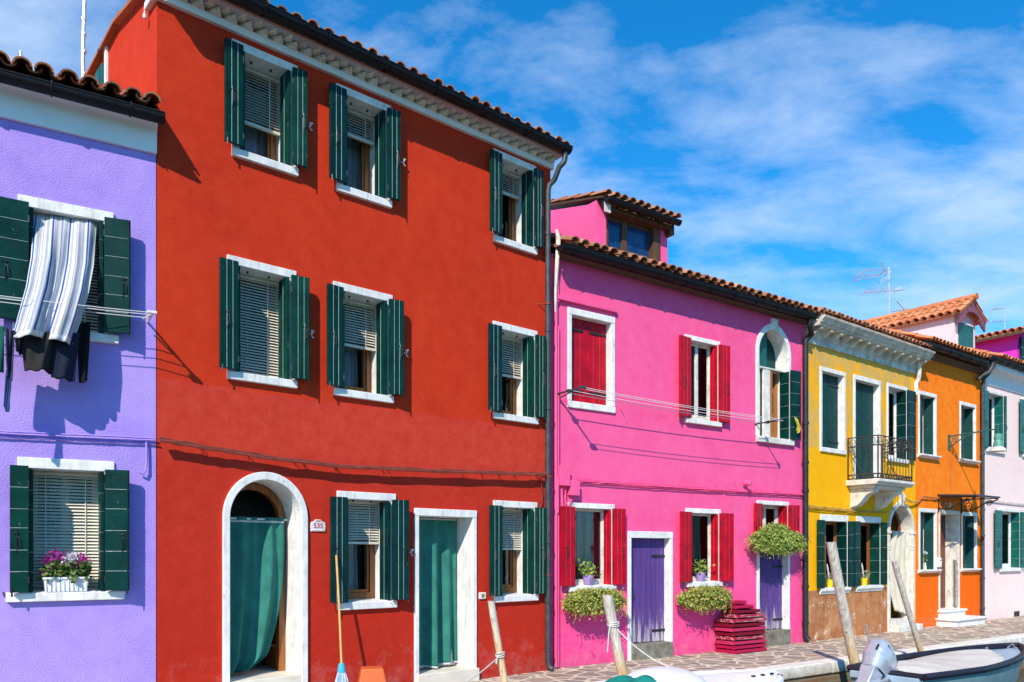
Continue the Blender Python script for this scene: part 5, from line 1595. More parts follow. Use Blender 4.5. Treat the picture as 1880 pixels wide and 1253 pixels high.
def cur2(u, v):
    q = 1 - v
    return (.01 + (W2_ - .02 + .02 * q) * u, yc + (.024 + .045 * q) * math.sin(u * 21 + .6 * q) + .03 * math.sin(u * 8.5 + 1), zbot + (ztop - zbot) * v + .015 * math.sin(u * 9) * q)
m = MB(); m.grid(cur2, 80, 30); m.build('cloth', TEAL_C, t, smooth=True, solid=.004)
m = MB(); m.grid(lambda u, v: Vector(cur2(u, .985 + v * .010)) + Vector((0, -.006, 0)), 80, 1); m.build('hem', HEM, t, smooth=True)
m = MB(); m.grid(lambda u, v: Vector(cur2(u, v * .012)) + Vector((0, -.006, 0)), 80, 1); m.build('hem', HEM, t, smooth=True)
m = MB(); rodm(m, .0, op[1] - op[0], yc, ztop + .01); m.build('rod', WHITE, t)
a0, a1, zs, zst = YDOOR; f = F_YE
t = on(f, 'door_curtain', 'cream curtain swept aside in the stone archway of the yellow house', 'curtain', a0, 0, 0, 'door curtains')
CREAM = cloth('cream_door_curtain', (.74, .70, .58, 1), (.62, .57, .44, 1), .85, .2)
Wd = a1 - a0; zt_ = zs + .02
m = MB(); m.grid(lambda u, v: (Wd * (.46 - .16 * math.sin(pi * (1 - v)) * (1 - u) + .52 * u), .10 + .03 * math.sin(u * 17 + 2 * v) + .05 * math.sin(v * 3), zst + .18 + (zt_ - zst - .18) * v - .1 * u * (1 - v)), 50, 30)
m.build('cloth', CREAM, t, smooth=True, solid=.004)
m = MB(); rodm(m, 0, Wd, .1, zt_); m.build('rod', WHITE_D, t)

# dim shelf seen past the curtain
f = F_RE; xi0, xi1, zs, zst = ARCH_DOOR
t = on(f, 'shoe_rack', 'dim wooden shoe rack behind the curtain of the arched doorway', 'shelf', xi0, .52, zst)
sh = MB(); Wt = xi1 - xi0
for z in (.25, .60): sh.box(Wt * .45, Wt * .98, 0, .3, z, z + .03)
sh.box(Wt * .45, Wt * .47, 0, .3, 0, 1.0); sh.box(Wt * .96, Wt * .98, 0, .3, 0, 1.0); sh.build('frame', TIMBER, t, bevel=.004)
for (bx, bz, bw, bh, mt, lab) in ((.60, .63, .18, .10, plain('blue_box_card', (.1, .2, .42, 1), .7), 'blue box on the shoe rack'), (.55, .28, .24, .09, TIMBER, 'brown box on the shoe rack')):
    m = MB(); m.box(0, bw, 0, .2, 0, bh); m.box(-.004, bw + .004, -.004, .204, bh * .7, bh + .004)
    o = m.build('box', mt, loc=f.world(xi0 + Wt * bx, .53, zst + bz), rot=f.phi, bevel=.004); tag(o, lab, 'box')

# ------------------------------------------------------------------ things on and by the red house
f = F_RE
x, z = f.at(583, 967)
pl = on(f, 'house_number_plate', 'white number plate with red 535 beside the arched doorway', 'sign', x, -.0, z)
m = MB(); w_, h_ = .083, .055
prof = [(-w_, -h_), (w_, -h_), (w_ + .006, 0), (w_, h_ * .8), (w_ * .6, h_), (w_ * .35, h_ * 1.35), (-w_ * .35, h_ * 1.35), (-w_ * .6, h_), (-w_, h_ * .8), (-w_ - .006, 0)]
m.prism(prof, -.014, 0); m.build('plaque', WHITE, pl, bevel=.003)
REDT = plain('red_enamel', (.45, .01, .02, 1), .4)
mt = Matrix.Translation((0, -.0165, .006)) @ Matrix.Rotation(pi / 2, 4, 'X')
text_mesh('535', .075, REDT, 'number', pl, mt)
m = MB(); m.prism([(-w_ * .88, -h_ * .88), (w_ * .88, -h_ * .88), (w_ * .88, -h_ * .82), (-w_ * .88, -h_ * .82)], -.0165, -.013); m.prism([(-w_ * .5, h_ * 1.0), (w_ * .5, h_ * 1.0), (w_ * .3, h_ * 1.15), (-w_ * .3, h_ * 1.15)], -.0165, -.013)
m.build('border', REDT, pl)
x, z = f.at(884.5, 1094)
t = on(f, 'doorbell', 'small white doorbell plate beside the straight doorway of the red house', 'doorbell', x, 0, z)
m = MB(); m.box(-.055, .055, -.022, 0, -.042, .042); m.build('plate', WHITE, t, bevel=.008)
m = MB(); m.box(-.024, .024, -.027, -.0225, -.022, .022); m.build('button', plain('amber_button', (.32, .18, .03, 1), .4), t, bevel=.003)
# mop leaning on the shutter
xt, ztp = f.at(617.5, 1020, -.14); xb, zb = f.at(627, 1219, -.42)
t = on(f, 'mop', 'wooden handled mop with blue and white strands leaning on the red house', 'mop', xb, -.42, 0)
HND = plain('yellow_varnished_stick', (.62, .36, .10, 1), .4, .15, 8)
m = MB(); m.tube([(0, 0, zb), ((xt - xb) * .5 + .004, .14, (zb + ztp) / 2), (xt - xb, .28, ztp)], .0125, 9); m.build('handle', HND, t, smooth=True)
m = MB(); m.lathe([(.014, .03), (.03, .02), (.045, -.06), (.04, -.075), (.01, -.07)], (0, 0, zb - .02), 12); m.build('socket', plain('bright_blue_plastic', (.05, .42, .62, 1), .35), t, smooth=True)
m = MB()
for k in range(90):
    a = rnd(0, 2 * pi); r1 = rnd(.05, .11); zz = rnd(.01, .08)
    m.tube([(.03 * math.cos(a), .03 * math.sin(a), zb - .07), (.055 * math.cos(a) + rnd(-.01, .01), .05 * math.sin(a), (zb + zz) / 2 + .02), (r1 * math.cos(a), r1 * math.sin(a), zz)], .0075, 4, mat=k % 3)
m.build('strands', [plain('mop_white', (.66, .70, .74, 1), .9), plain('mop_blue', (.22, .40, .62, 1), .9), plain('mop_grey', (.46, .54, .62, 1), .9)], t, smooth=True)
# orange tub
x, z = f.at(676, 1289, -.42)
t = on(f, 'upturned_crate', 'orange plastic tub turned upside down on the pavement', 'tub', x + .03, -.45, 0, turn=R(-28))
ht_ = f.z(680, 1226, -.45)
m = MB(); a_, b_ = .19, .115
m.hexa([(-a_, -a_ * .85, 0), (a_, -a_ * .85, 0), (a_, a_ * .85, 0), (-a_, a_ * .85, 0), (-b_, -b_, ht_), (b_, -b_, ht_), (b_, b_, ht_), (-b_, b_, ht_)])
m.build('tub', plain('orange_plastic', (.68, .13, .03, 1), .4, .12, 7, .05, 60), t, bevel=.018)
m = MB(); k0 = .15
m.hexa([(-.09, -a_ * .85 * .89 - .0065, .05), (.03, -a_ * .85 * .89 - .0065, .05), (.03, -a_ * .85 * .89 + .006, .05), (-.09, -a_ * .85 * .89 + .006, .05), (-.085, -.144, .19), (.03, -.144, .19), (.03, -.13, .19), (-.085, -.13, .19)])
m.build('sticker', WHITE, t)

# ------------------------------------------------------------------ laundry and clothes lines on the lilac house
f = F_PU
LINE = plain('white_line_cord', (.7, .7, .68, 1), .7, .1)
xb, zb = f.at(271, 592)
t = on(f, 'clothes_line', 'clothes line on a white bracket under the upper window of the lilac house', 'clothes line', xb, 0, zb, 'clothes lines')
m = MB(); m.tube([(0, 0, 0), (.0, -.37, .0)], .011, 7); m.box(-.05, .03, -.38, -.34, -.012, .012); m.tube([(-.05, -.10, .0), (.02, -.37, .01)], .008, 6); m.build('bracket', WHITE, t, bevel=.003)
m = MB()
for yy, dz in ((-.20, -.01), (-.28, -.0), (-.355, .0)): m.tube(sag((0, yy, dz), (-2.9, yy, dz - .02), .035, 20, 0, 0), .004, 5)
m.build('line', LINE, t)
STR = [cloth('white_towel', (.80, .80, .80, 1), (.72, .73, .75, 1), trans=.3), cloth('blue_stripe', (.06, .15, .50, 1), (.04, .10, .40, 1), trans=.3), cloth('grey_stripe', (.36, .36, .40, 1), (.28, .28, .32, 1), trans=.3), cloth('beige_stripe', (.58, .55, .50, 1), (.5, .47, .42, 1), trans=.3)]
pat = {}
def stripe(u, v):
    q = (u * 3.6) % 1.0
    if .06 < q < .16: return 1
    for a, b_, mm in ((.24, .27, 2), (.30, .325, 2), (.36, .375, 1), (.40, .42, 2), (.46, .52, 3), (.58, .60, 2), (.63, .66, 1), (.70, .715, 2), (.80, .83, 2), (.855, .87, 1), (.90, .92, 2)):
        if a < q < b_: return mm
    return 0
keys = [  # (v from top, left px, right px, row y, y)
    (0, 63, 178, 399, .06), (.12, 60, 177, 425, -.05), (.35, 56, 174, 478, -.17), (.6, 47, 165, 530, -.29), (.8, 33, 152, 578, -.36), (1.0, 21, 137, 622, -.40)]
def striped(u, v):
    q = 1 - v
    for k0, k1 in zip(keys[:-1], keys[1:]):
        if k0[0] <= q <= k1[0] + 1e-6: break
    s = (q - k0[0]) / (k1[0] - k0[0]); lp = k0[1] + (k1[1] - k0[1]) * s; rp = k0[2] + (k1[2] - k0[2]) * s; py = k0[3] + (k1[3] - k0[3]) * s; yy = k0[4] + (k1[4] - k0[4]) * s
    px = lp + (rp - lp) * u
    fold = (.010 + .050 * q) * math.sin(u * 13 + 1.6 * q + .6 * math.sin(q * 4)) + (.008 + .014 * q) * math.sin(u * 31 + 2 + q) + .012 * math.sin(u * 6 + q * 9)
    x, z = f.at(px + 3 * math.sin(u * 15 + 2.6) * q, py + (u - .5) * 14 + 2.5 * math.sin(u * 9 + .5) * q * q, yy)
    return (x, yy + fold, z)
m = MB(); m.grid(striped, 150, 44, lambda u, v: 0 if v < .03 else stripe(u, v))
x0_, z0_ = 0, 0
o = m.build('striped_cloth', STR, smooth=True, solid=.003, loc=f.world(0, 0, 0), rot=f.phi)
tag(o, 'blue and white striped cloth billowing from the upper window of the lilac house', 'cloth')
def garment(name, label, pts_px, yy, mat, seed, amp=.03, group='washing on the line of the lilac house'):
    """hanging cloth between a top edge and a bottom edge given on the line's plane"""
    (xl0, yl0), (xr0, yr0), (xr1, yr1), (xl1, yl1) = pts_px
    def g(u, v):
        q = 1 - v
        px = (xl0 + (xr0 - xl0) * u) * v + (xl1 + (xr1 - xl1) * u) * q; py = (yl0 + (yr0 - yl0) * u) * v + (yl1 + (yr1 - yl1) * u) * q
        x, z = f.at(px, py + (2 * math.sin(u * 5 + seed) + 1.5 * math.sin(u * 13 + seed * 2) - 5 * abs(u - .5)) * q, yy)
        return (x, yy + amp * math.sin(u * 4.5 + seed + q * 1.5) * (.3 + .7 * q) + amp * .3 * math.sin(u * 11 + seed + 3 * q), z)
    m = MB(); m.grid(g, 26, 18)
    o = m.build(name, mat, smooth=True, solid=.01, loc=f.world(0, 0, 0), rot=f.phi); tag(o, label, 'laundry', group)
BLK = cloth('black_jersey', (.012, .012, .013, 1), (.007, .007, .008, 1), .9, .05)
NVY = cloth('navy_cotton', (.020, .026, .050, 1), (.012, .016, .034, 1), .9, .05)
CHA = cloth('charcoal_lace', (.035, .033, .035, 1), (.02, .02, .02, 1), .9, .1)
TQ = cloth('bottle_green_cotton', (.01, .10, .07, 1), (.006, .07, .05, 1), .9, .1)
BLU = cloth('blue_print_cotton', (.035, .07, .20, 1), (.02, .04, .12, 1), .9, .1)
DOT = cloth('dark_floral_print', (.10, .09, .16, 1), (.015, .015, .03, 1), .9, .1)
garment('hanging_trousers', 'black trousers on the line, rightmost of the washing', ((141, 594), (166, 592), (159, 703), (146, 703)), -.22, BLK, .5)
garment('hanging_shorts', 'navy shorts hanging on the line left of the black trousers', ((93, 612), (146, 612), (137, 702), (94, 696)), -.30, NVY, 2.0)
garment('laundry_blouse', 'crumpled charcoal top hanging below the striped cloth', ((38, 610), (98, 612), (94, 688), (46, 680)), -.32, CHA, 1.0, .07)
garment('hanging_strap', 'short black lace piece hanging left of the charcoal top', ((26, 610), (44, 612), (40, 652), (30, 648)), -.34, CHA, 3.0)
garment('hanging_scarf', 'dark speckled scarf with blue end hanging near the left edge', ((9, 602), (26, 606), (22, 700), (14, 696)), -.36, DOT, 4.0)
garment('hanging_sock', 'bright blue cloth strip hanging lowest at the left edge', ((12, 680), (21, 684), (17, 758), (7, 752)), -.36, BLU, 5.0, .015)
garment('hanging_towel', 'dark green towel cut by the left edge of the picture', ((-30, 596), (8, 600), (6, 690), (-28, 690)), -.36, TQ, 6.0)

# flower box on the lower sill
x0, z0 = f.at(80, 1087, -.05); x1 = f.x(163, -.05); op = wp_lo[1]; z0 = op[2] - .004
t = on(f, 'flower_box', 'white slatted flower box with magenta and white flowers on the lilac house sill', 'flower box', x0, .02, z0)
W = x1 - x0; hh = .125
m = MB(); m.hexa([(.012, -.065, 0), (W - .012, -.065, 0), (W - .012, .075, 0), (.012, .075, 0), (0, -.075, hh), (W, -.075, hh), (W, .085, hh), (0, .085, hh)])
for i in range(10):
    xx = .02 + (W - .04) * i / 9; m.box(xx - .003, xx + .003, -.078, -.066, .012, hh - .012)
m.box(-.008, W + .008, -.084, -.072, hh - .014, hh + .006)
m.build('planter', plain('white_planter_plastic', (.78, .78, .80, 1), .5, .06), t, bevel=.003)
GRN = leafmat('soft_green_leaf', [(.06, .13, .03, 1), (.16, .24, .06, 1), (.10, .17, .04, 1), (.24, .28, .10, 1)])
m = MB()
for i in range(420):
    m.leaf((rnd(.0, W), rnd(-.09, .07), hh + rnd(-.02, .14)), .055)
m.build('foliage', GRN, t)
MAG = leafmat('magenta_petal', [(.42, .01, .25, 1), (.55, .03, .36, 1), (.34, .01, .22, 1)]); WPT = leafmat('white_petal', [(.82, .8, .82, 1), (.75, .72, .74, 1)])
def bloom(c, r, n, mt, sz):
    m = MB()
    for _ in range(n):
        q = Vector((random.gauss(0, 1), random.gauss(0, 1), random.gauss(0, 1))).normalized() * rnd(.4, 1)
        m.leaf(Vector(c) + q * r, sz)
    m.build('blossom', mt, t)
for (a, bz, r, mt) in ((.12, .17, .06, MAG), (.26, .22, .065, MAG), (.40, .20, .06, MAG), (.03, .06, .03, MAG), (.80, .18, .06, MAG), (.92, .17, .055, MAG), (.72, .15, .04, MAG), (.52, .19, .05, WPT), (.64, .16, .055, WPT), (.70, .21, .04, WPT)):
    bloom((W * a, -.02 + rnd(-.03, .02), hh + bz - .02), r, 60, mt, .026)

# ------------------------------------------------------------------ pink house: washing line, baskets, pots, shutter stack
f = F_PI
xb, zb = f.at(1021.5, 724); x2, z2 = f.at(1386, 779)
t = on(f, 'clothes_line', 'empty clothes line stretched across the upper wall of the pink house', 'clothes line', xb, 0, zb, 'clothes lines')
XL = x2 - xb
m = MB(); m.tube([(0, 0, 0), (0, -.56, 0)], .014, 7); m.box(-.05, .05, -.58, -.54, -.02, .02); m.box(-.03, .04, -.30, -.25, -.02, .02); m.tube([(.02, -.02, -.06), (.06, -.28, -.0)], .009, 6); m.build('bracket', IRON_G, t, bevel=.003)
m = MB(); m.tube([(XL, 0, z2 - zb), (XL, -.56, z2 - zb)], .012, 7); m.lathe([(.0, -.03), (.03, -.02), (.03, .02), (0, .03)], (XL, -.53, z2 - zb), 8); m.lathe([(.0, -.03), (.03, -.02), (.03, .02), (0, .03)], (XL, -.26, z2 - zb), 8); m.build('bracket', IRON, t)
m = MB()
for yy, dz in ((-.53, .012), (-.56, -.02), (-.27, .012), (-.24, -.02)): m.tube(sag((0, yy, dz), (XL, yy, z2 - zb + dz), .03, 20, 0, 0), .0045, 5)
m.build('line', LINE, t)
IVY = leafmat('ivy_leaf', [(.10, .19, .03, 1), (.34, .42, .06, 1), (.56, .60, .12, 1), (.20, .30, .05, 1), (.64, .62, .22, 1), (.50, .30, .12, 1), (.46, .54, .10, 1)], .35)
IVYG = leafmat('bright_ivy_leaf', [(.10, .19, .04, 1), (.30, .42, .07, 1), (.48, .58, .12, 1), (.19, .31, .06, 1), (.58, .58, .2, 1), (.38, .48, .09, 1)], .35)
def basket(px0, px1, py0, py1, label, mat, n, y=-.20, trail=40, crown=0):
    xa, za = f.at(px0, py0, y); xc, zc = f.at(px1, py1, y)
    cx, cz = (xa + xc) / 2, (za + zc) / 2; rx, rz = (xc - xa) / 2, (za - zc) / 2
    n = int(n * 2.3)
    t = on(f, 'hanging_planter', label, 'plant', cx, y, cz, 'ivy planters on the pink house')
    m = MB(); m.lathe([(.05, -rz * .25), (rx * .30, -rz * .2), (rx * .36, rz * .1), (rx * .32, rz * .1)], (0, .02, 0), 14, 0, Matrix.Diagonal((1.0, .25, 1)).to_3x3())
    m.box(-rx * .45, rx * .45, .10, -y - .0, -.02, .01); m.build('planter', plain('dark_planter', (.03, .03, .03, 1), .7), t)
    m = MB()
    foliage(m, (0, 0, 0), rx * .96, .17, rz * .95, n, .042)
    for _ in range(n // 2):
        q = Vector((random.gauss(0, 1), random.gauss(0, 1), random.gauss(0, 1))).normalized(); m.leaf((q.x * rx * .86, q.y * .15, q.z * rz * .82), .044, random.randrange(1))
    foliage(m, (0, -.02, rz * .1), rx * .8, .15, rz * .7, n // 2, .040)
    for _ in range(n // 3):
        a = rnd(0, 2 * pi); r = rnd(.75, 1.03); m.leaf((rx * r * math.cos(a), rnd(-.12, .12), rz * r * math.sin(a)), .04)
    for _ in range(trail):
        x = rnd(-rx * .95, rx * .95); k = rnd(.02, .13)
        for q in range(6): m.leaf((x + rnd(-.012, .012), rnd(-.12, .1), -rz * .7 * (1 - .5 * abs(x / rx)) - k * q / 5 * 1.2), .028)
    if crown:
        for _ in range(crown): a = rnd(0, pi); r = rnd(.2, 1) ** .5; m.leaf((rx * (-.12 + .52 * r * math.cos(a)), rnd(-.1, .12), rz * (.55 + 1.0 * r * math.sin(a))), .042)
    for _ in range(trail // 2):   # bare trailing shoots
        x = rnd(-rx * .9, rx * .9); y0 = rnd(-.14, .0); z = -rz * .5; k = rnd(.05, .2)
        m.tube([(x, y0, z), (x + rnd(-.03, .03), y0 - .03, z - k * .6), (x + rnd(-.06, .06), y0 - .02, z - k)], .003, 4)
    for _ in range(trail // 2):
        a = rnd(.1, pi - .1); x, z = rx * .8 * math.cos(a), rz * .7 * math.sin(a); k = rnd(.04, .11)
        p2 = (x + rnd(-.05, .05) + .5 * k * math.cos(a), rnd(-.15, .05), z + k); m.tube([(x, -.02, z), p2], .003, 4)
        for q in range(4): m.leaf((p2[0] + rnd(-.02, .02), p2[1] + rnd(-.02, .02), p2[2] - q * .02), .034)
    m.build('foliage', mat, t)
basket(1038, 1143, 1083, 1125, 'trailing ivy planter under the left window of the pink house', IVY, 1500)
basket(1249, 1339, 1079, 1117, 'trailing ivy planter beside the stack of red boards', IVY, 1300)
basket(1379, 1475, 973, 1018, 'bright green ivy planter above the right purple door', IVYG, 1700, -.24, 30, 900)
LIL = plain('lilac_glazed_pot', (.40, .27, .56, 1), .35, .3, 14)
for (px, py, op, lab) in ((1080, 1075, PG1[1], 'lilac pot with leafy plant on the left window sill of the pink house'), (1286.5, 1067, PG2[1], 'lilac pot with leafy plant on the middle window sill of the pink house')):
    x = f.x(px, .02)
    t = on(f, 'flower_pot', lab, 'plant pot', x, .02, op[2], 'lilac pots on the pink house sills')
    m = MB(); m.lathe([(.05, 0), (.066, .02), (.08, .11), (.086, .14), (.074, .14), (.07, .11)], (0, 0, 0), 16); m.build('pot', LIL, t, smooth=True)
    m = MB()
    for i in range(150): m.leaf((random.gauss(0, .07), random.gauss(0, .04), .20 + random.gauss(0, .055)), .05, up=.4)
    m.build('foliage', IVYG, t)
# stack of crimson boards leaning together beside the right door
CRB = [wood('chipped_crimson_board', (.50, .006, .075, 1), (.34, .004, .045, 1), 'X', .5, ((.42, .26, .26, 1), .64, .72)), wood('dark_crimson_board', (.24, .002, .022, 1), (.15, .001, .014, 1), 'X', .5, ((.36, .22, .22, 1), .62, .70)), wood('scraped_crimson_board', (.44, .012, .06, 1), (.30, .01, .04, 1), 'X', .6, ((.48, .34, .31, 1), .50, .60), ws=(18, 18, 2.5)), wood('pink_faded_board', (.56, .03, .12, 1), (.40, .015, .07, 1), 'X', .5, ((.5, .3, .3, 1), .6, .7))]
xA = f.x(1312, -.06); xB = f.x(1406, -.42); zb0 = 0.0; ztop = f.z(1360, 1103, -.3)
nB = 12; hB = ztop / nB
words = ['lowest', 'second from the bottom', 'third from the bottom', 'fourth from the bottom', 'fifth from the bottom', 'sixth from the bottom', 'sixth from the top', 'fifth from the top', 'fourth from the top', 'third from the top', 'second from the top', 'topmost']
for i in range(nB):
    k = i / (nB - 1); x0 = xA + rnd(0, .05) + (.0 if k < .6 else (k - .6) * .75); x1 = xB + rnd(-.03, .01) - (0 if k < .75 else (k - .75) * .9)
    dy = -.44 + k * .05 + (0 if k < .75 else (k - .75) * .7) + rnd(-.015, .015); dd = -.05 - dy
    m = MB(); w_ = x1 - x0; th = hB - .008
    m.box(0, w_, rnd(0, .02), .045, 0, th * rnd(.8, .98)); m.box(0, w_, .045, dd, .004, th * .45); m.box(0, .07, .002, dd, th * .45, th * .9); m.box(w_ - .07, w_, .002, dd, th * .45, th * .9); m.box(0, w_, dd - .05, dd, th * .45, th * .9)
    m.box(.005, w_ - .005, -.012, .0, th * .2, th * .5)
    o = m.build('shutter_board', CRB[random.randrange(len(CRB))], loc=f.world(x0, dy, hB * i + .003), rot=f.phi + R(rnd(-1.0, 1.0)), bevel=.004)
    tag(o, 'crimson painted board, %s in the stack by the purple door' % words[i], 'board', 'stacked crimson boards')
# yellow rag on the shutter
x, z = f.at(1462, 776, -.14)
m = MB(); m.grid(lambda u, v: (-.05 + .1 * u + .02 * math.sin(v * 5), -.02 * math.sin(u * 7 + v * 3), -.16 + .22 * v + .03 * math.sin(u * 6)), 14, 14)
o = m.build('cleaning_rag', cloth('yellow_rag', (.72, .68, .06, 1), (.55, .52, .05, 1)), smooth=True, solid=.005, loc=f.world(x, -.16, z), rot=f.phi); tag(o, 'yellow rag hung on the green shutter of the arched window', 'rag')

# ------------------------------------------------------------------ yellow and orange house things
f = F_YE
YPOT = plain('bright_yellow_pot', (.72, .60, .02, 1), .4, .08)
PALEL = leafmat('pale_succulent_leaf', [(.30, .34, .18, 1), (.46, .46, .28, 1), (.18, .24, .10, 1), (.6, .56, .4, 1)])
for (px, op, lab) in ((1524.5, YL1[1], 'yellow pot with curled white wire on the left sill of the yellow house'), (1587.5, YL2[1], 'yellow pot with pale blooms on the right sill of the yellow house')):
    x = f.x(px, -.02)
    t = on(f, 'flower_pot', lab, 'plant pot', x, -.01, op[2], 'yellow pots on the yellow house sills')
    m = MB(); m.lathe([(.05, 0), (.065, .12), (.07, .15), (.06, .15), (.055, .11)], (0, 0, 0), 14); m.build('pot', YPOT, t, smooth=True)
    m = MB()
    for i in range(80): m.leaf((random.gauss(.02, .05), random.gauss(0, .035), .19 + random.gauss(0, .04)), .045, up=.3)
    if px > 1550:
        for i in range(40): m.leaf((random.gauss(.13, .025), random.gauss(0, .02), .23 + random.gauss(0, .03)), .04)
    m.build('foliage', PALEL, t)
    m = MB(); m.tube([(-.03, 0, .13), (-.09, -.02, .24), (-.14, -.03, .36), (-.15, -.03, .44)], .006, 5); m.tube([(-.02, 0, .13), (-.06, -.02, .22), (-.11, -.03, .36), (-.13, -.02, .43)], .006, 5); m.build('wire', WHITE, t)
f = F_OR
x = f.x(1698.5, .0); op = OL1[1]
t = on(f, 'bud_vase', 'small vase with white flower on the lower left sill of the orange house', 'vase', x, -.0, op[2])
m = MB(); m.lathe([(.025, 0), (.03, .06), (.018, .12), (.02, .15), (.014, .15)], (0, 0, 0), 10); m.build('vase', WHITE_D, t, smooth=True)
m = MB()
for i in range(26): m.leaf((random.gauss(0, .02), random.gauss(0, .02), .15 + rnd(0, .2)), .05, up=.6)
m.build('foliage', GRN, t)
m = MB()
for i in range(22): m.leaf((random.gauss(0, .025), random.gauss(0, .02), .36 + rnd(-.03, .03)), .035)
m.build('blossom', WPT, t)
x, z = f.at(1721, 1033)
t = on(f, 'letter_box', 'small white letter box left of the orange house door', 'letter box', x, 0, z)
m = MB(); m.box(-.06, .06, -.07, 0, -.10, .10); m.build('box', WHITE, t, bevel=.008); m = MB(); m.box(-.04, .04, -.073, -.069, .04, .055); m.build('slot', IRON, t)
x, z = f.at(1743, 927)
m = MB(); m.prism([(.05 * math.cos(a), .065 * math.sin(a)) for a in [2 * pi * k / 14 for k in range(14)]], -.015, 0)
o = m.build('house_number_plate', WHITE, loc=f.world(x, 0, z), rot=f.phi, bevel=.003); tag(o, 'small oval white plate under the orange house canopy', 'sign')
# wall lamp
x, z = f.at(1741, 806)
t = on(f, 'wall_lamp', 'green street lamp on a scrolled arm fixed to the orange house', 'street lamp', x, 0, z)
LG = plain('verdigris_lamp_paint', (.10, .33, .25, 1), .5, .3, 12); LGD = plain('dark_green_iron', (.03, .12, .10, 1), .5, .4, 20)
m = MB(); A = 1.02
m.tube([(0, 0, .05), (0, -A, .10)], .016, 7); m.box(-.03, .03, -.03, 0, -.24, .09); m.tube([(0, -.02, -.2), (0, -.14, -.12), (0, -.3, -.02), (0, -.5, .05)], .013, 6)
m.tube([(0, p[0], p[2]) for p in spiral((-.14, 0, -.04), (-1, 0), .07, 1)], .010, 5); m.tube([(0, p[0], p[2]) for p in spiral((-.3, 0, .02), (-1, 0), .045, -1)], .009, 5); m.tube([(0, p[0], p[2]) for p in spiral((-.44, 0, .05), (-1, 0), .03, 1)], .008, 5)
m.tube([(0, -A, .17), (0, -A, -.05)], .012, 6); m.lathe([(.0, .0), (.02, .01), (.012, .05), (0, .06)], (0, -A, .16), 8); m.build('arm', LGD, t, smooth=True)
m = MB(); m.lathe([(.03, -.02), (.075, -.05), (.085, -.13), (.07, -.16), (.085, -.20), (.10, -.30), (.09, -.30), (.07, -.2)], (0, -A, .02), 16); m.build('lamp_head', LG, t, smooth=True)
m = MB(); m.lathe([(.09, -.30), (.15, -.36), (.165, -.40), (.15, -.395), (.08, -.31)], (0, -A, .02), 18); m.build('lamp_shade', plain('pale_enamel_shade', (.62, .62, .58, 1), .4), t, smooth=True)
m = MB(); m.lathe([(.02, -.30), (.07, -.33), (.09, -.37), (.06, -.40), (.0, -.41)], (0, -A, .02), 14); m.build('lamp_glass', plain('milky_lamp_glass', (.7, .7, .68, 1), .2), t, smooth=True)

# ------------------------------------------------------------------ aerials
ALU = plain('aerial_aluminium', (.62, .63, .65, 1), .35, .15, 10, metal=.5)
def aerial(fr, y, px, ytop, ybase, label, build):
    x, zt = fr.at(px, ytop, y); zb = fr.z(px, ybase, y) - .5
    t = on(fr, 'tv_aerial', label, 'aerial', x, y, zb, 'roof aerials')
    H = zt - zb; sc = fr.at(px + 10, ytop, y)[0] - x
    build(t, H, abs(sc) / 10, x, zb)
    return t
f = F_OR
def a1(t, H, s, x, zb):
    m = MB(); m.tube([(0, 0, 0), (0, 0, H)], .022, 7); m.build('mast', ALU, t, smooth=True)
    P = lambda px, py, dy=0: (f.at(px, py, YA)[0] - x, dy, f.at(px, py, YA)[1] - zb)
    m = MB()   # log-periodic boom on the lower arm
    m.tube([P(1585, 537), P(1662, 532.5)], .016, 6)
    for i in range(6):
        px = 1587 + i * 9; py = 537 - i * .5; m.tube([P(px - 2, py - 4, -.25), P(px + 2, py + 2, .25)], .007, 5)
    for i in range(7): a = i * .9; m.tube([P(1643, 534.5), P(1643 + 6 * math.cos(a), 534.5 + 6 * math.sin(a), .1 * math.sin(a * 2))], .006, 5)
    m.build('lower_antenna', ALU, t)
    m = MB()   # box dipole to the left and folded reflector
    for a, b_, c in ((500, 499, -.2), (507, 504, 0), (513, 506, .2)): m.tube([P(1577, a, c), P(1614, b_, c)], .012, 5)
    m.tube([P(1577, 499, -.2), P(1575.5, 506, 0), P(1577.5, 514, .2)], .018, 5); m.tube([P(1614, 499, -.2), P(1616, 503, 0), P(1614, 507, .2)], .018, 5); m.tube([P(1614, 503), P(1632, 501)], .012, 6)
    m.tube([P(1615.5, 480.5), P(1628, 500)], .016, 6)
    for k in range(4): m.tube([P(1615 + k * 1.7, 520 + k * 1.4, -.15 + .1 * k), P(1627 + k * 1.5, 500 + k * 2, -.15 + .1 * k)], .010, 5)
    m.build('upper_antenna', ALU, t)
YA = 3.2
aerial(f, YA, 1632, 491, 578, 'tall roof aerial with box dipole above the yellow house roof', a1)
def a2(t, H, s, x, zb):
    P = lambda px, py, dy=0: (f.at(px, py, YA)[0] - x, dy, f.at(px, py, YA)[1] - zb)
    m = MB(); m.tube([(0, 0, 0), (0, 0, H)], .016, 6); m.build('mast', ALU, t, smooth=True)
    m = MB(); m.tube([P(1646, 553), P(1659, 568)], .014, 5); m.tube([P(1634, 573), P(1668, 568)], .013, 5)
    for i in range(6): a = i; m.tube([P(1661, 569), P(1661 + 7 * math.cos(a), 569 + 4 * math.sin(a), .1)], .007, 5)
    m.build('antenna', ALU, t)
aerial(f, YA, 1655, 566, 585, 'small slanted aerial peeping over the tiled dormer roof', a2)
f = F_PA; 
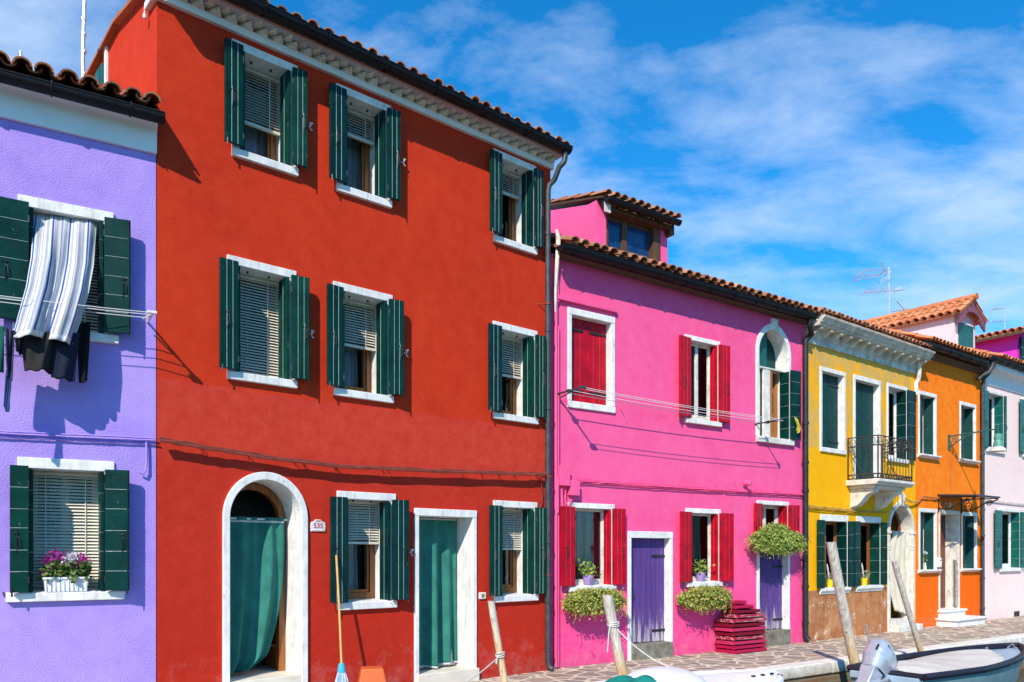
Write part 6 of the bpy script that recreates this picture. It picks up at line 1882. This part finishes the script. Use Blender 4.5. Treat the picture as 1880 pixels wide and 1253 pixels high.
def a3(t, H, s, x, zb):
    P = lambda px, py, dy=0: (f.at(px, py, YA)[0] - x, dy, f.at(px, py, YA)[1] - zb)
    m = MB(); m.tube([(0, 0, 0), (0, 0, H)], .022, 6); m.build('mast', ALU, t, smooth=True)
    m = MB()
    for y0, y1 in ((569, 565), (592, 589)):
        m.tube([P(1818, y0), P(1845, y1)], .012, 5)
        for q in (1822, 1830, 1838): m.tube([P(q, y0 - 1, -.2), P(q, y0 - 1.5, .2)], .010, 5)
    m.build('antenna', ALU, t)
YA = 6.0
aerial(f, YA, 1845, 562, 604, 'thin far aerial with two small booms above the magenta house', a3)
f = F_PU; YA = 1.6
def a4(t, H, s, x, zb):
    m = MB(); m.tube([(0, 0, 0), (-.005, 0, H * .5), (.02, 0, H)], .020, 8)
    for q in (.35, .5, .62, .72): m.lathe([(.021, -.02), (.027, -.015), (.027, .015), (.021, .02)], (.004, 0, H * q), 8)
    m.build('mast', ALU, t, smooth=True)
    m = MB(); m.tube([(.02, -.03, .05), (.05, -.03, H * .2), (.03, -.02, H * .32)], .005, 5); m.build('cable', WHITE_D, t)
aerial(f, YA, 153, -40, 145, 'tall white mast rising above the tiles of the lilac house', a4)
YA = 2.2
def a5(t, H, s, x, zb):
    P = lambda px, py, dy=0: (f.at(px, py, YA)[0] - x, dy, f.at(px, py, YA)[1] - zb)
    m = MB(); m.tube([(0, 0, 0), (0, 0, H)], .014, 6); m.build('mast', ALU, t, smooth=True)
    m = MB(); m.tube([P(16, 121), P(41, 101)], .010, 5); m.tube([P(34, 98), P(41, 104)], .014, 5); m.build('antenna', ALU, t)
aerial(f, YA, 37.5, 94, 125, 'little slanted aerial behind the tiles at the left edge', a5)
m = MB()
for (ya, yb_) in ((90, 118), (105, 122), (99, 127)):
    p, q = f.at(-40, ya - 10, 2.4), f.at(82, yb_ + 8, 2.4); m.tube(sag((p[0], 2.4, p[1]), (q[0], 2.4, q[1]), .02, 10, 0, 0), .004, 4)
o = m.build('guy_wires', LINE, loc=f.world(0, 0, 0), rot=f.phi); tag(o, 'thin wires running to the little aerial at the left edge', 'wire')

# ------------------------------------------------------------------ light, sky, camera
SUN = Vector((.235, .864, -.70)).normalized()
sl = bpy.data.lights.new('sun', 'SUN'); sl.energy = 5.0; sl.angle = R(.5); sl.color = (1.0, .90, .775)
so = bpy.data.objects.new('sun', sl); COL.objects.link(so); so.rotation_euler = SUN.to_track_quat('-Z', 'Y').to_euler(); so.location = (-3, -8, 12)
wd = bpy.data.worlds.new('World'); scene.world = wd; wd.use_nodes = True
nt = wd.node_tree; N = nt.nodes; bg = N['Background']
sky = N.new('ShaderNodeTexSky'); sky.sky_type = 'NISHITA'; sky.sun_disc = False
sky.sun_elevation = math.asin(-SUN.z); sky.sun_rotation = math.atan2(-SUN.x, -SUN.y) % (2 * pi); sky.altitude = 0; sky.air_density = 1.0; sky.dust_density = .15; sky.ozone_density = 1.6
tc = N.new('ShaderNodeTexCoord'); sx = N.new('ShaderNodeSeparateXYZ'); nt.links.new(tc.outputs['Generated'], sx.inputs[0])
def mth(op, a, b=0.0):
    o = N.new('ShaderNodeMath'); o.operation = op
    for i, v in enumerate((a, b)):
        if isinstance(v, (int, float)): o.inputs[i].default_value = v
        else: nt.links.new(v, o.inputs[i])
    return o.outputs[0]
zz = mth('ADD', mth('MAXIMUM', sx.outputs[2], 0.0), .22)
cb = N.new('ShaderNodeCombineXYZ'); nt.links.new(mth('DIVIDE', sx.outputs[0], zz), cb.inputs[0]); nt.links.new(mth('DIVIDE', sx.outputs[1], zz), cb.inputs[1])
mp = N.new('ShaderNodeMapping'); mp.inputs['Rotation'].default_value = (0, 0, R(CLOUD_ROT)); mp.inputs['Scale'].default_value = CLOUD_SC; mp.inputs['Location'].default_value = CLOUD_OFF
nt.links.new(cb.outputs[0], mp.inputs[0])
def nz(sc, det, ro, di):
    o = N.new('ShaderNodeTexNoise'); o.inputs['Scale'].default_value = sc; o.inputs['Detail'].default_value = det; o.inputs['Roughness'].default_value = ro; o.inputs['Distortion'].default_value = di
    nt.links.new(mp.outputs[0], o.inputs['Vector']); return o.outputs[0]
def rp(fac, stops):
    o = N.new('ShaderNodeValToRGB'); e = o.color_ramp
    for i, (p, c) in enumerate(stops): e.elements[i].position = p; e.elements[i].color = (c, c, c, 1)
    nt.links.new(fac, o.inputs[0]); return o.outputs[0]
big = nz(.9, 4, .55, .15); fine = nz(3.6, 10, .62, .2)
cl = mth('ADD', mth('MULTIPLY', big, .52), mth('MULTIPLY', fine, .48))
lowb = mth('MULTIPLY', mth('SUBTRACT', .50, sx.outputs[2]), .24)
cl = mth('MULTIPLY', rp(mth('ADD', cl, lowb), CLOUD_RAMP), rp(mth('ADD', mth('MULTIPLY', sx.outputs[1], .5), .5), [(.45, .25), (.62, 1.0)]))  # clouds thinned on the unseen sunward side to lower fill light
tn = N.new('ShaderNodeMix'); tn.data_type = 'RGBA'; tn.blend_type = 'MULTIPLY'; tn.inputs[0].default_value = 1; tn.inputs[7].default_value = SKY_TINT; nt.links.new(sky.outputs[0], tn.inputs[6])
hs = N.new('ShaderNodeHueSaturation'); hs.inputs['Saturation'].default_value = SKY_SAT; hs.inputs['Value'].default_value = SKY_VAL; hs.inputs['Hue'].default_value = .5
nt.links.new(tn.outputs[2], hs.inputs['Color'])
mx = N.new('ShaderNodeMix'); mx.data_type = 'RGBA'; nt.links.new(cl, mx.inputs[0]); nt.links.new(hs.outputs[0], mx.inputs[6]); mx.inputs[7].default_value = CLOUD_COL
nt.links.new(mx.outputs[2], bg.inputs[0]); bg.inputs[1].default_value = .10

cam = bpy.data.cameras.new('camera'); co = bpy.data.objects.new('camera', cam); COL.objects.link(co)
co.location = (0, 0, EYE); co.rotation_euler = (pi / 2, 0, 0)
cam.sensor_width = 36; cam.sensor_fit = 'HORIZONTAL'; cam.lens = FOC / 1880 * 36; cam.shift_y = (HZ - 626.5) / 1880
cam.clip_start = .05; cam.clip_end = 2000
scene.camera = co
scene.view_settings.view_transform = 'Standard'; scene.view_settings.look = 'None'; scene.view_settings.gamma = 1; scene.view_settings.exposure = EXPO
